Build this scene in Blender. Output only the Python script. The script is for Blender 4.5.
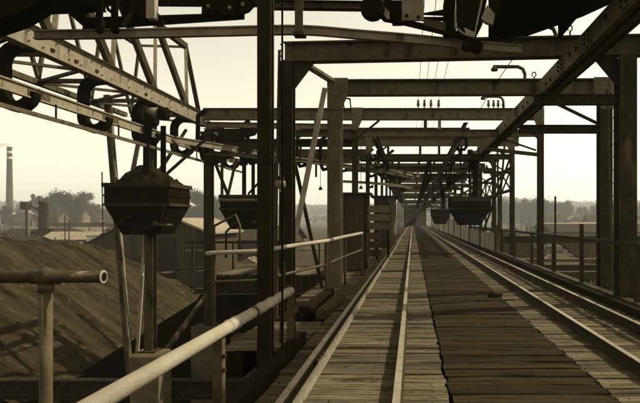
import bpy, math, random
from mathutils import Vector, Matrix
random.seed(7)
sc = bpy.context.scene
for o in list(bpy.data.objects): bpy.data.objects.remove(o)

# ------------------------------------------------------------------ camera, sky, sun, exposure
H = 1.65                      # eye height above the deck
FPX = 560.0                   # focal length in photo pixels
cam_d = bpy.data.cameras.new('camera'); cam = bpy.data.objects.new('camera', cam_d)
sc.collection.objects.link(cam); sc.camera = cam
cam.location = (0, 0, H); cam.rotation_euler = (math.radians(90), 0, 0)
cam_d.sensor_width = 36; cam_d.lens = 36 * FPX / 640
cam_d.shift_x = -(412.5 - 320) / 640; cam_d.shift_y = (220 - 201.5) / 640
cam_d.clip_start = 0.05; cam_d.clip_end = 9000

SUN_EL, SUN_AZ = math.radians(44), math.radians(70)      # azimuth clockwise from +Y (track direction)
w = bpy.data.worlds.new('World'); sc.world = w; w.use_nodes = True
nt = w.node_tree; nt.nodes.clear()
sky = nt.nodes.new('ShaderNodeTexSky'); sky.sky_type = 'NISHITA'; sky.sun_disc = False
sky.sun_elevation = SUN_EL; sky.sun_rotation = SUN_AZ
sky.air_density = 1.9; sky.dust_density = 0.9; sky.ozone_density = 1.0
bw = nt.nodes.new('ShaderNodeRGBToBW')
tint = nt.nodes.new('ShaderNodeMix'); tint.data_type = 'RGBA'; tint.blend_type = 'MULTIPLY'
tint.inputs[0].default_value = 1.0; tint.inputs[7].default_value = (1.0, 0.955, 0.75, 1)
bg = nt.nodes.new('ShaderNodeBackground'); bg.inputs[1].default_value = 0.13
wo = nt.nodes.new('ShaderNodeOutputWorld')
nt.links.new(sky.outputs[0], bw.inputs[0]); nt.links.new(bw.outputs[0], tint.inputs[6])
nt.links.new(tint.outputs[2], bg.inputs[0]); nt.links.new(bg.outputs[0], wo.inputs[0])

sd = bpy.data.lights.new('sun', 'SUN'); sd.energy = 3.9; sd.angle = math.radians(0.8); sd.color = (1.0, 0.945, 0.77)
sun = bpy.data.objects.new('sun', sd); sc.collection.objects.link(sun)
dirv = Vector((math.sin(SUN_AZ) * math.cos(SUN_EL), math.cos(SUN_AZ) * math.cos(SUN_EL), math.sin(SUN_EL)))
sun.rotation_euler = dirv.to_track_quat('Z', 'Y').to_euler(); sun.location = dirv * 60

sc.view_settings.view_transform = 'Standard'; sc.view_settings.look = 'None'
sc.view_settings.exposure = 0.72; sc.view_settings.gamma = 1.0; sc.view_settings.use_curve_mapping = False
sc.render.engine = 'CYCLES'
sc.cycles.max_bounces = 4; sc.cycles.diffuse_bounces = 2; sc.cycles.glossy_bounces = 1
sc.cycles.volume_bounces = 0

# ------------------------------------------------------------------ helpers
def W(px, py, s):
    """point of the place that lies s metres per photo pixel away"""
    return Vector(((px - 412.5) * s, FPX * s, H + (220 - py) * s))
def sep(v):
    """sepia-toned pigment of a given value"""
    t = min(1, v / 0.5) ** 0.6
    return (v, v * (0.71 + 0.21 * t), v * (0.27 + 0.50 * t), 1)

MATS = {}
def mat(name, dark, light, scale=6.0, rough=0.75, stretch=(1, 1, 1), metallic=0.0, bump=0.25, rnd=0.0,
        detail=6.0, fine=40.0, spots=None, streak=None, spec=0.04, lo=0.32, hi=0.68):
    m = bpy.data.materials.new(name); m.use_nodes = True; n = m.node_tree; n.nodes.clear()
    L = n.links.new
    out = n.nodes.new('ShaderNodeOutputMaterial'); b = n.nodes.new('ShaderNodeBsdfPrincipled')
    L(b.outputs[0], out.inputs[0])
    b.inputs['Roughness'].default_value = rough; b.inputs['Metallic'].default_value = metallic
    b.inputs['Specular IOR Level'].default_value = spec; b.inputs['Specular Tint'].default_value = (1, .8, .45, 1)
    tc = n.nodes.new('ShaderNodeTexCoord'); mp = n.nodes.new('ShaderNodeMapping')
    mp.inputs['Scale'].default_value = stretch
    oi = n.nodes.new('ShaderNodeObjectInfo')
    va = n.nodes.new('ShaderNodeVectorMath'); va.operation = 'SCALE'
    cx = n.nodes.new('ShaderNodeCombineXYZ')
    for i in range(3): L(oi.outputs['Random'], cx.inputs[i])
    L(cx.outputs[0], va.inputs[0]); va.inputs['Scale'].default_value = 37.0
    ad = n.nodes.new('ShaderNodeVectorMath'); ad.operation = 'ADD'
    L(tc.outputs['Object'], ad.inputs[0]); L(va.outputs[0], ad.inputs[1]); L(ad.outputs[0], mp.inputs[0])
    n1 = n.nodes.new('ShaderNodeTexNoise'); n1.inputs['Scale'].default_value = scale
    n1.inputs['Detail'].default_value = detail; n1.inputs['Roughness'].default_value = 0.62
    n2 = n.nodes.new('ShaderNodeTexNoise'); n2.inputs['Scale'].default_value = fine; n2.inputs['Detail'].default_value = 3
    L(mp.outputs[0], n1.inputs[0]); L(mp.outputs[0], n2.inputs[0])
    cr = n.nodes.new('ShaderNodeValToRGB')
    cr.color_ramp.elements[0].position = lo; cr.color_ramp.elements[0].color = sep(dark)
    cr.color_ramp.elements[1].position = hi; cr.color_ramp.elements[1].color = sep(light)
    mx = n.nodes.new('ShaderNodeMath'); mx.operation = 'MULTIPLY_ADD'; mx.inputs[1].default_value = 0.28
    L(n2.outputs[0], mx.inputs[0])
    ml = n.nodes.new('ShaderNodeMath'); ml.operation = 'MULTIPLY'; ml.inputs[1].default_value = 0.72
    L(n1.outputs[0], ml.inputs[0]); L(ml.outputs[0], mx.inputs[2]); L(mx.outputs[0], cr.inputs[0])
    col = cr.outputs[0]
    if spots:                                       # rust or dirt blotches: (value, scale, threshold)
        n3 = n.nodes.new('ShaderNodeTexNoise'); n3.inputs['Scale'].default_value = spots[1]; n3.inputs['Detail'].default_value = 5
        if streak:
            m2 = n.nodes.new('ShaderNodeMapping'); m2.inputs['Scale'].default_value = streak; L(ad.outputs[0], m2.inputs[0]); L(m2.outputs[0], n3.inputs[0])
        else: L(ad.outputs[0], n3.inputs[0])
        r3 = n.nodes.new('ShaderNodeValToRGB'); r3.color_ramp.elements[0].position = spots[2]; r3.color_ramp.elements[1].position = min(1, spots[2] + 0.14)
        L(n3.outputs[0], r3.inputs[0])
        m3 = n.nodes.new('ShaderNodeMix'); m3.data_type = 'RGBA'; L(r3.outputs[0], m3.inputs[0]); L(col, m3.inputs[6])
        m3.inputs[7].default_value = sep(spots[0]); col = m3.outputs[2]
    if rnd > 0:
        hs = n.nodes.new('ShaderNodeHueSaturation'); mr = n.nodes.new('ShaderNodeMapRange')
        mr.inputs[3].default_value = 1 - rnd; mr.inputs[4].default_value = 1 + rnd
        L(oi.outputs['Random'], mr.inputs[0]); L(mr.outputs[0], hs.inputs['Value']); L(col, hs.inputs['Color']); col = hs.outputs[0]
    L(col, b.inputs['Base Color'])
    if bump > 0:
        bp = n.nodes.new('ShaderNodeBump'); bp.inputs['Strength'].default_value = bump; bp.inputs['Distance'].default_value = 0.02
        L(mx.outputs[0], bp.inputs['Height']); L(bp.outputs[0], b.inputs['Normal'])
    MATS[name] = m; return m

mat('steel_dark', 0.014, 0.044, 5, 0.6, spots=(0.08, 2.2, 0.60), rnd=0.12, streak=(2.2, 2.2, .5))
mat('steel_black', 0.004, 0.012, 6, 0.6, spots=(0.024, 3.0, 0.64), spec=0.0, streak=(2.2, 2.2, .5))
mat('steel_mid', 0.036, 0.09, 4, 0.6, spots=(0.02, 2.5, 0.56), rnd=0.15, streak=(2.2, 2.2, .5))
mat('steel_grey', 0.075, 0.16, 4, 0.6, spots=(0.035, 2.5, 0.58), rnd=0.1, streak=(2.2, 2.2, .5))
mat('board_white', 0.22, 0.42, 3, 0.85, stretch=(6, 6, 0.7), rnd=0.25, bump=0.3, spots=(0.16, 2.5, 0.62), spec=0.01)
mat('steel_darker', 0.008, 0.024, 5, 0.6, spots=(0.04, 2.2, 0.64), streak=(2.2, 2.2, .5))  # darker mottled steel for the near post and nearest left column
mat('steel_pale', 0.12, 0.23, 4, 0.55, spots=(0.045, 2.4, 0.58), rnd=0.1, streak=(2.2, 2.2, .5))
mat('rail_top', 0.18, 0.34, 8, 0.35, spots=(0.14, 5, 0.62), metallic=0.3)
mat('pipe_pale', 0.19, 0.33, 3, 0.55, spots=(0.10, 22, 0.66), stretch=(1, .3, 1), fine=90)
mat('pipe_dark', 0.02, 0.06, 9, 0.5, spots=(0.2, 7, 0.6))
mat('plank', 0.022, 0.14, 3.2, 0.85, stretch=(0.55, 7, 7), rnd=0.38, bump=0.6, spots=(0.022, 2.0, 0.60), fine=14, spec=0.01)
mat('plank_dark', 0.01, 0.034, 3.0, 0.8, stretch=(0.8, 5, 5), rnd=0.30, bump=0.35, spots=(0.02, 1.5, 0.66), fine=12, spec=0.01)
mat('timber_dark', 0.006, 0.018, 4, 0.85, stretch=(4, 0.6, 4), bump=0.6, spec=0.01)
mat('timber', 0.025, 0.07, 4, 0.85, stretch=(4, 0.6, 4), bump=0.6, rnd=0.2, spec=0.01)
mat('board_pale', 0.08, 0.18, 3, 0.85, stretch=(6, 6, 0.7), rnd=0.3, bump=0.4, spots=(0.1, 2.5, 0.62), spec=0.01)
mat('board_mid', 0.03, 0.075, 3, 0.85, stretch=(4, 4, 0.5), rnd=0.3, bump=0.3, spec=0.01)
mat('ore', 0.006, 0.02, 9, 0.95, bump=1.0, fine=60, spec=0.01)
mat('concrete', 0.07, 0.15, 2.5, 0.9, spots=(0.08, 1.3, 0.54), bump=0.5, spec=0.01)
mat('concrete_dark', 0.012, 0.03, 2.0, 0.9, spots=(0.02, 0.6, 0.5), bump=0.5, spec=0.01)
mat('porcelain', 0.10, 0.2, 12, 0.3)
mat('bark', 0.03, 0.06, 8, 0.9)
mat('foliage', 0.014, 0.06, 0.5, 0.8, rnd=0.35, bump=0)
mat('forest', 0.015, 0.045, 0.03, 0.9, bump=0, fine=0.4)
mat('roof_dark', 0.012, 0.03, 2, 0.8, rnd=0.3, bump=0.3)
mat('roof_pale', 0.12, 0.22, 0.8, 0.7, rnd=0.25)
mat('house_wall', 0.06, 0.14, 0.6, 0.9, rnd=0.55)
mat('window_dark', 0.015, 0.03, 3, 0.2, bump=0)
mat('brick', 0.03, 0.06, 0.4, 0.9, bump=0.2)
mat('white_paint', 0.4, 0.6, 3, 0.7)
mat('hill', 0.03, 0.07, 0.01, 0.95, bump=0, fine=0.1)

class MB:
    def __init__(s): s.v = []; s.f = []
    def add(s, vs, fs):
        b = len(s.v); s.v += [Vector(p) for p in vs]; s.f += [[b + i for i in f] for f in fs]
    def box(s, a, b):
        x0, x1 = sorted((a[0], b[0])); y0, y1 = sorted((a[1], b[1])); z0, z1 = sorted((a[2], b[2]))
        s.add([(x0, y0, z0), (x1, y0, z0), (x1, y1, z0), (x0, y1, z0), (x0, y0, z1), (x1, y0, z1), (x1, y1, z1), (x0, y1, z1)],
              [(0, 3, 2, 1), (4, 5, 6, 7), (0, 1, 5, 4), (1, 2, 6, 5), (2, 3, 7, 6), (3, 0, 4, 7)]); return s
    def sweep(s, prof, pts, up=(0, 0, 1), cap=True):
        """sweep a 2D outline (u sideways, v along up) along a polyline, mitred"""
        pts = [Vector(p) for p in pts]; n = len(prof); up = Vector(up); rings = []
        for i, p in enumerate(pts):
            d0 = (pts[i] - pts[i - 1]).normalized() if i else None
            d1 = (pts[i + 1] - pts[i]).normalized() if i + 1 < len(pts) else None
            if d0 is None: t, k = d1, 1.0
            elif d1 is None: t, k = d0, 1.0
            else:
                t = (d0 + d1).normalized(); k = 1 / max(0.5, t.dot(d0))
            u_ = up if abs(t.dot(up)) < 0.985 else Vector((0, 1, 0)) if abs(t.y) < 0.9 else Vector((1, 0, 0))
            sd = t.cross(u_).normalized(); vv = sd.cross(t).normalized()
            rings.append([p + sd * (a * k) + vv * b for a, b in prof])
        vs = [q for r in rings for q in r]; fs = []
        for i in range(len(pts) - 1):
            for j in range(n):
                k = (j + 1) % n; fs.append((i * n + j, i * n + k, (i + 1) * n + k, (i + 1) * n + j))
        if cap:
            fs.append(tuple(range(n - 1, -1, -1))); fs.append(tuple((len(pts) - 1) * n + j for j in range(n)))
        s.add(vs, fs); return s
    def bar(s, p0, p1, wd, ht, up=(0, 0, 1)):
        a, b = wd / 2, ht / 2
        return s.sweep([(-a, -b), (a, -b), (a, b), (-a, b)], [p0, p1], up)
    def ibeam(s, p0, p1, wd, ht, tf=None, tw=None, up=(0, 0, 1)):
        return s.sweep(iprof(wd, ht, tf, tw), [p0, p1], up)
    def tube(s, pts, r, n=10):
        return s.sweep([(r * math.cos(2 * math.pi * i / n), r * math.sin(2 * math.pi * i / n)) for i in range(n)], pts)
    def ball(s, c, r, n=10, m=7, sq=(1, 1, 1)):
        c = Vector(c); vs = [c + Vector((0, 0, r * sq[2]))]
        for i in range(1, m):
            a = math.pi * i / m
            for j in range(n):
                b = 2 * math.pi * j / n
                vs.append(c + Vector((r * sq[0] * math.sin(a) * math.cos(b), r * sq[1] * math.sin(a) * math.sin(b), r * sq[2] * math.cos(a))))
        vs.append(c - Vector((0, 0, r * sq[2]))); fs = [(0, 1 + j, 1 + (j + 1) % n) for j in range(n)]
        for i in range(m - 2):
            for j in range(n):
                k = (j + 1) % n; fs.append((1 + i * n + j, 1 + (i + 1) * n + j, 1 + (i + 1) * n + k, 1 + i * n + k))
        l = len(vs) - 1; fs += [(l, 1 + (m - 2) * n + (j + 1) % n, 1 + (m - 2) * n + j) for j in range(n)]
        s.add(vs, fs); return s
    def lathe(s, c, prof, n=12, axis='z'):
        c = Vector(c); vs = []; fs = []
        for r, z in prof:
            for j in range(n):
                a = 2 * math.pi * j / n; p = (r * math.cos(a), r * math.sin(a), z)
                if axis == 'y': p = (p[0], p[2], p[1])
                if axis == 'x': p = (p[2], p[0], p[1])
                vs.append(c + Vector(p))
        for i in range(len(prof) - 1):
            for j in range(n):
                k = (j + 1) % n; fs.append((i * n + j, i * n + k, (i + 1) * n + k, (i + 1) * n + j))
        fs.append(tuple(range(n - 1, -1, -1))); fs.append(tuple((len(prof) - 1) * n + j for j in range(n)))
        s.add(vs, fs); return s
    def plate(s, poly, y0, y1):
        """polygon in the XZ plane given thickness along Y"""
        n = len(poly)
        s.add([(x, y0, z) for x, z in poly] + [(x, y1, z) for x, z in poly],
              [tuple(range(n)), tuple(range(2 * n - 1, n - 1, -1))] + [(i, i + n, (i + 1) % n + n, (i + 1) % n) for i in range(n)]); return s
    def platex(s, poly, x0, x1):
        n = len(poly)
        s.add([(x0, y, z) for y, z in poly] + [(x1, y, z) for y, z in poly],
              [tuple(range(n)), tuple(range(2 * n - 1, n - 1, -1))] + [(i, i + n, (i + 1) % n + n, (i + 1) % n) for i in range(n)]); return s

def iprof(wd, ht, tf=None, tw=None):
    tf = tf or ht * 0.07; tw = tw or wd * 0.09; a, b = wd / 2, ht / 2; c, d = tw / 2, b - tf
    return [(-a, -b), (a, -b), (a, -d), (c, -d), (c, d), (a, d), (a, b), (-a, b), (-a, d), (-c, d), (-c, -d), (-a, -d)]

def base(o):
    v = Vector((0, 0, 0))
    while o: v += o.location; o = o.parent
    return v
def part(name, mb, m, parent=None, smooth=False, kind=None, label=None, loc=None):
    org = base(parent) if parent else Vector(loc) if loc is not None else Vector((0, 0, 0))
    me = bpy.data.meshes.new(name)
    me.from_pydata([tuple(p - org) for p in mb.v], [], mb.f); me.validate(); me.update()
    import bmesh
    bm = bmesh.new(); bm.from_mesh(me); bmesh.ops.recalc_face_normals(bm, faces=bm.faces); bm.to_mesh(me); bm.free()
    me.materials.append(MATS[m])
    if smooth:
        for p in me.polygons: p.use_smooth = True
    o = bpy.data.objects.new(name, me); sc.collection.objects.link(o)
    if parent: o.parent = parent
    elif loc is not None: o.location = loc
    if kind: o['kind'] = kind
    if label: o['label'] = label
    return o
def tag(o, label, cat, group=None):
    o['label'] = label; o['category'] = cat
    if group: o['group'] = group
    return o
def thing(name, label, cat, loc=(0, 0, 0), group=None):
    o = bpy.data.objects.new(name, None); sc.collection.objects.link(o); o.location = loc
    o.empty_display_size = 0.2
    return tag(o, label, cat, group)
def solo(name, mb, m, label, cat, loc, group=None, smooth=False):
    return tag(part(name, mb, m, None, smooth, loc=loc), label, cat, group)
def struct(name, mb, m, smooth=False):
    o = part(name, mb, m, None, smooth); o['kind'] = 'structure'; return o
def copy_tree(o, parent=None):
    c = o.copy(); sc.collection.objects.link(c); c.parent = parent
    for ch in o.children: copy_tree(ch, c)
    return c

# ------------------------------------------------------------------ ground with the sunken ore pockets
GZ, PZ = -4.0, -9.0
PX0, PX1, PY0, PY1 = -12.6, 15.0, -20.0, 41.0
g = MB(); B = 4200
def quad(m, x0, y0, x1, y1, z): m.add([(x0, y0, z), (x1, y0, z), (x1, y1, z), (x0, y1, z)], [(0, 1, 2, 3)])
quad(g, -B, -600, PX0, B, GZ); quad(g, PX1, -600, B, B, GZ); quad(g, PX0, PY1, PX1, B, GZ); quad(g, PX0, -600, PX1, PY0, GZ)
mat('earth', 0.02, 0.06, 0.05, 0.95, fine=0.6, bump=0, spots=(0.03, 0.02, 0.55))
struct('ground', g, 'earth')
p = MB(); quad(p, PX0, PY0, PX1, PY1, PZ); struct('pit_floor', p, 'ore')
p = MB()
p.box((PX0 - 0.4, PY0, PZ), (PX0, PY1, GZ + 0.05)); p.box((PX1, PY0, PZ), (PX1 + 0.4, PY1, GZ + 0.05)); p.box((PX0 - 0.4, PY1, PZ), (PX1 + 0.4, PY1 + 0.4, GZ + 0.05))
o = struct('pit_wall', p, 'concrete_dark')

# ------------------------------------------------------------------ the timber deck of the trestle
YEND = 152.0
def plank_mesh(name, length, width, thick, m, seed):
    r = random.Random(seed); c = 0.008; a = width / 2
    prof = [(-a, -thick), (a, -thick), (a, -c), (a - c, 0), (-a + c, 0), (-a, -c)]
    vs = []; fs = []; ns = 4; n = len(prof)
    for i in range(ns + 1):
        x = -length / 2 + length * i / ns; dz = r.uniform(-0.006, 0.006); dy = r.uniform(-0.004, 0.004)
        sl = r.uniform(-0.02, 0.02)
        for (u, v) in prof: vs.append((x + (r.uniform(-.01, .01) if i in (0, ns) else 0), u + dy, v + dz + u * sl))
    for i in range(ns):
        for j in range(n):
            k = (j + 1) % n; fs.append((i * n + j, (i + 1) * n + j, (i + 1) * n + k, i * n + k))
    fs.append(tuple(range(n))); fs.append(tuple(ns * n + j for j in range(n - 1, -1, -1)))
    me = bpy.data.meshes.new(name); me.from_pydata(vs, [], fs); me.update(); me.materials.append(MATS[m]); return me
def planking(sname, x0, x1, y0, y1, m, pitch, far_from, z=0.0, jag=0.016, seed=1, skip=None, gap=.02):
    r = random.Random(seed); s = MB()
    for xx in (x0 + 0.15, (x0 + x1) / 2, x1 - 0.15): s.box((xx - 0.09, y0, z - 0.40), (xx + 0.09, y1, z - 0.062))
    root = struct(sname, s, 'timber_dark')
    wds = [pitch * (.84 + .32 * ((i * 7) % 10) / 9) for i in range(10)]
    var = [plank_mesh('plank', x1 - x0, wds[i] - gap, 0.055, m, seed * 100 + i) for i in range(10)]
    y = y0; far = MB(); cnt = 0
    while y < y1:
        vi = r.randrange(10); pw = wds[vi] if y < far_from else pitch; yc = y + pw / 2; y += pw
        if skip and skip[0] < yc < skip[1]: continue
        dx = r.uniform(-jag, jag); dz = r.uniform(-0.008, 0.008); tw = r.uniform(-0.006, 0.006)
        if yc < far_from:
            o = bpy.data.objects.new('plank', var[vi]); sc.collection.objects.link(o); o.parent = root
            o.location = ((x0 + x1) / 2 + dx, yc, z + dz); o.rotation_euler = (r.uniform(-.02, .02), 0, tw); cnt += 1
        else:
            far.box((x0 + dx, yc - pitch / 2 + .012, z - .05), (x1 + dx, yc + pitch / 2 - .012, z + dz))
    if far.v: part('planking', far, m, root, kind='stuff')
    return root
planking('track_deck', -1.42, 0.33, 2.6, YEND, 'plank', 0.152, 42, seed=1)
planking('walkway', 0.36, 1.86, 2.6, YEND, 'plank_dark', 0.152, 42, z=0.012, jag=0.012, seed=2, gap=.004)
planking('track_deck', 1.89, 3.92, 2.6, YEND, 'plank', 0.152, 42, seed=3)
planking('side_deck', -2.45, -1.45, 7.3, 60, 'plank', 0.165, 34, z=-0.01, seed=4, skip=(9.2, 11.6))
# steel stringers and cross girders that carry the deck
for i, x in enumerate((-1.3, 0.4, 1.9, 3.6)):
    solo('deck_girder', MB().ibeam((x, 2.4, -0.75), (x, YEND, -0.75), 0.3, 0.62), 'steel_dark',
         ['long steel girder under the left edge of the timber deck', 'long steel girder under the deck below the left track', 'long steel girder under the dark walkway', 'long steel girder under the right edge of the timber deck'][i],
         'girder', (x, 2.4, -1.1), 'girders under the deck')

# rails on the deck
def deck_rail(x, label):
    prof = [(-.055, 0), (.055, 0), (.055, .012), (.012, .03), (.012, .085), (.034, .095), (.034, .125), (-.034, .125), (-.034, .095), (-.012, .085), (-.012, .03), (-.055, .012)]
    o = thing('rail', label, 'rail', (x, 2.6, 0.02), 'rails on the timber deck')
    part('rail_body', MB().sweep(prof, [(x, 2.6, 0.02), (x, YEND, 0.02)]), 'steel_dark', o)
    part('rail_head', MB().box((x - .033, 2.6, .1455), (x + .033, YEND, .1485)), 'rail_top', o)
    return o
deck_rail(-1.10, 'outer rail of the left track, beside the left railing')
deck_rail(-0.135, 'inner rail of the left track, next to the dark walkway')
deck_rail(2.42, 'inner rail of the right track, next to the dark walkway')
deck_rail(3.29, 'outer rail of the right track, along the right deck edge')
solo('guard_rail', MB().bar((-1.005, 2.6, 0.05), (-1.005, YEND, 0.05), 0.045, 0.09), 'rail_top', 'pale flat guard bar lying tight against the leftmost rail', 'guard rail', (-1.005, 2.6, 0))
f = thing('fishplate', 'bolted joint plate on the leftmost rail', 'rail joint', (-1.05, 6.4, 0.02))
part('plate', MB().bar((-1.06, 6.15, 0.085), (-1.06, 6.65, 0.085), 0.02, 0.06), 'steel_dark', f)
part('bolts', MB().box((-1.05, 6.2, .07), (-1.035, 6.24, .1)).box((-1.05, 6.36, .07), (-1.035, 6.4, .1)).box((-1.05, 6.52, .07), (-1.035, 6.56, .1)), 'steel_pale', f, kind='stuff')
lm = MB(); lm.ball((1.72, 11.9, .05), .10, 7, 5, (1.5, .8, .6)).ball((1.86, 12.0, .04), .06, 6, 4, (1.3, 1, .7))
solo('ore_lump', lm, 'ore', 'small spill of dark ore lying at the right edge of the walkway', 'ore', (1.75, 11.9, .02))
gr = MB(); nl = MB(); r = random.Random(17)
for i in range(420):
    x = r.uniform(-1.4, 3.7); y = 3 + 22 * r.random() ** 1.6; e = .005 + .016 * r.random() ** 3; c = Vector((x, y, .012 if not .36 < x < 1.86 else .022))
    d = [Vector((r.uniform(.6, 1.2) * a, r.uniform(.6, 1.2) * b, r.uniform(.5, .9) * cc)) * e for a, b, cc in ((1, 0, 0), (-.5, .8, 0), (-.5, -.8, 0), (0, 0, 1))]
    gr.add([c + v_ for v_ in d], [(0, 1, 3), (1, 2, 3), (2, 0, 3), (2, 1, 0)])
go = solo('grit', gr, 'ore', 'scattered grit and ore crumbs on the deck planks', 'grit', (1, 8, 0)); go['kind'] = 'stuff'
for o_ in [q for q in sc.objects if q.name.startswith('plank') and q.parent and q.parent.name.startswith('track_deck') and q.location.y < 16]:
    x0_ = o_.location.x
    for dx in ((-.72, -.05, .12, .74) if x0_ < 0 else (-.9, -.35, -.2, .55, .9)):
        c = (x0_ + dx + r.uniform(-.02, .02), o_.location.y + r.uniform(-.03, .03), o_.location.z + .001); nl.lathe(c, [(.007, 0), (.006, .004)], 6)
no = solo('nail_heads', nl, 'steel_black', 'dark nail heads along the deck planks', 'nails', (1, 8, 0)); no['kind'] = 'stuff'
# timber kerbs
k = MB(); k.bar((-1.50, 2.7, 0.07), (-1.50, 7.55, 0.07), 0.14, 0.15)
solo('timber_kerb', k, 'timber_dark', 'dark squared timber kerb along the left deck edge in front', 'kerb', (-1.5, 2.7, 0))
k = MB(); k.bar((3.86, 2.7, 0.06), (3.86, YEND, 0.06), 0.14, 0.14)
solo('timber_kerb', k, 'timber_dark', 'long dark timber kerb along the right deck edge', 'kerb', (3.86, 2.7, 0))
for i, (x, y0, y1, wd, m, lb) in enumerate([(-1.52, 9.3, 11.4, 0.24, 'timber', 'squared timber baulk lying beside the leftmost rail'),
                                       (-1.86, 9.6, 12.3, 0.26, 'timber_dark', 'timber baulk lying at the edge of the gap in the left decking')]):
    solo('timber_baulk', MB().bar((x, y0, 0.08), (x + 0.06, y1, 0.08), wd * .7, 0.15), m, lb, 'timber', (x, y0, 0), 'timbers lying on the left deck')

# ------------------------------------------------------------------ railings
def collar(mb, c, d, r, l):
    d = Vector(d).normalized(); c = Vector(c); mb.tube([c - d * l / 2, c + d * l / 2], r, 12)
r1 = thing('pipe_railing', 'pale steel pipe railing along the left deck edge in the foreground', 'railing', (-1.55, 7.1, 0))
part('top_rail', MB().tube([(-1.55, 2.2, .75), (-1.55, 7.12, .75)], .052, 14), 'pipe_pale', r1, True)
for y in (4.72, 4.9, 5.45, 5.75, 6.1, 6.95):
    m = MB(); collar(m, (-1.55, y, .75), (0, 1, 0), .06, .045); part('collar', m, 'pipe_dark' if y in (5.45,) else 'pipe_pale', r1, True)
for y in (4.45, 7.08):
    m = MB(); m.bar((-1.55, y, -.45), (-1.55, y, .70), .075, .016, (0, 1, 0)).bar((-1.515, y + .035, -.45), (-1.515, y + .035, .70), .01, .075, (0, 1, 0))
    pz = part('post', m, 'steel_mid', r1)
    for zz in (.55, .44): part('bolt', MB().box((-1.51, y - .012, zz), (-1.485, y + .02, zz + .03)), 'steel_dark', pz)
r2 = thing('pipe_railing', 'short dark pipe railing stub with a ball joint at the far left', 'railing', (-2.45, 3.75, 0))
part('top_rail', MB().tube([(-3.2, 3.75, 1.268), (-2.075, 3.75, 1.27)], .041, 14), 'pipe_dark', r2, True)
part('lit_rim', MB().lathe((-2.076, 3.75, 1.27), [(.044, 0), (.044, .010)], 14, 'x'), 'pipe_pale', r2)  # end ring of the pipe, pale colour paints its lit rim
part('bore_shade', MB().lathe((-2.068, 3.75, 1.27), [(.030, 0), (.030, .006)], 14, 'x'), 'steel_black', r2)  # black disc painted for the shaded hollow of the pipe
part('ball_joint', MB().ball((-2.455, 3.75, 1.27), .063, 14, 9).lathe((-2.455, 3.75, 1.17), [(.05, 0), (.052, .03), (.05, .05)], 14), 'steel_mid', r2, True)
part('joint_collar', MB().tube([(-2.545, 3.75, 1.27), (-2.365, 3.75, 1.27)], .05, 14), 'pipe_dark', r2, True)
part('post', MB().tube([(-2.455, 3.75, -1.2), (-2.455, 3.75, 1.24)], .040, 14), 'steel_mid', r2, True)
solo('side_platform', MB().box((-4.2, 3.6, -1.3), (-2.3, 3.9, -1.15)).ibeam((-4.2, 3.75, -1.45), (-1.4, 3.75, -1.45), .2, .3), 'steel_dark', 'steel cross beam that carries the railing stub at the far left', 'beam', (-3.2, 3.75, -1.6))

r3 = thing('pipe_railing', 'bent pale pipe railing that runs from the side walkway along the left track', 'railing', (-2.5, 14, 0))
pts = [W(206, 253.5, .0172), W(214, 253, .0172), W(262, 251, .0172), W(276, 248.5, .0178), W(300, 244.5, .0192), W(326, 241, .0213), W(345, 236.5, .0255), W(362, 233, .0300)]
part('top_rail', MB().tube(pts, .040, 10), 'pipe_pale', r3, True)
part('mid_rail', MB().tube([q - Vector((0, 0, .5)) for q in pts], .028, 8), 'steel_mid', r3, True)
for q in (pts[1], pts[3], pts[5], pts[6], pts[7]):
    part('post', MB().bar(q - Vector((0, 0, 1.25)), q, .06, .06, (0, 1, 0)), 'steel_mid', r3)

r4 = thing('angle_railing', 'long steel railing with upright posts along the right deck edge', 'railing', (4.15, 10, 0))
part('top_rail', MB().bar((4.15, 3.0, 1.19), (4.15, 40, 1.19), .06, .075), 'steel_dark', r4)
for y in (7.6, 10.35, 13.75, 16.5, 19.5, 22.8, 26, 29.5, 33, 36.5, 40):
    part('post', MB().bar((4.15, y, -.5), (4.15, y, 1.55 if abs(y - 13.75) < .1 else 1.19), .085, .085, (0, 1, 0)), 'steel_dark', r4)
solo('thin_pole', MB().tube([(4.22, 16.55, -.4), (4.22, 16.55, 2.35)], .03, 8), 'steel_dark', 'thin upright pole fixed to the right railing', 'pole', (4.22, 16.55, -.4))
solo('toe_board', MB().bar((4.15, 3, -.02), (4.15, 40, -.02), .2, .3), 'steel_dark', 'dark steel edge channel below the right railing', 'edge beam', (4.15, 3, -.2))

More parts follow.
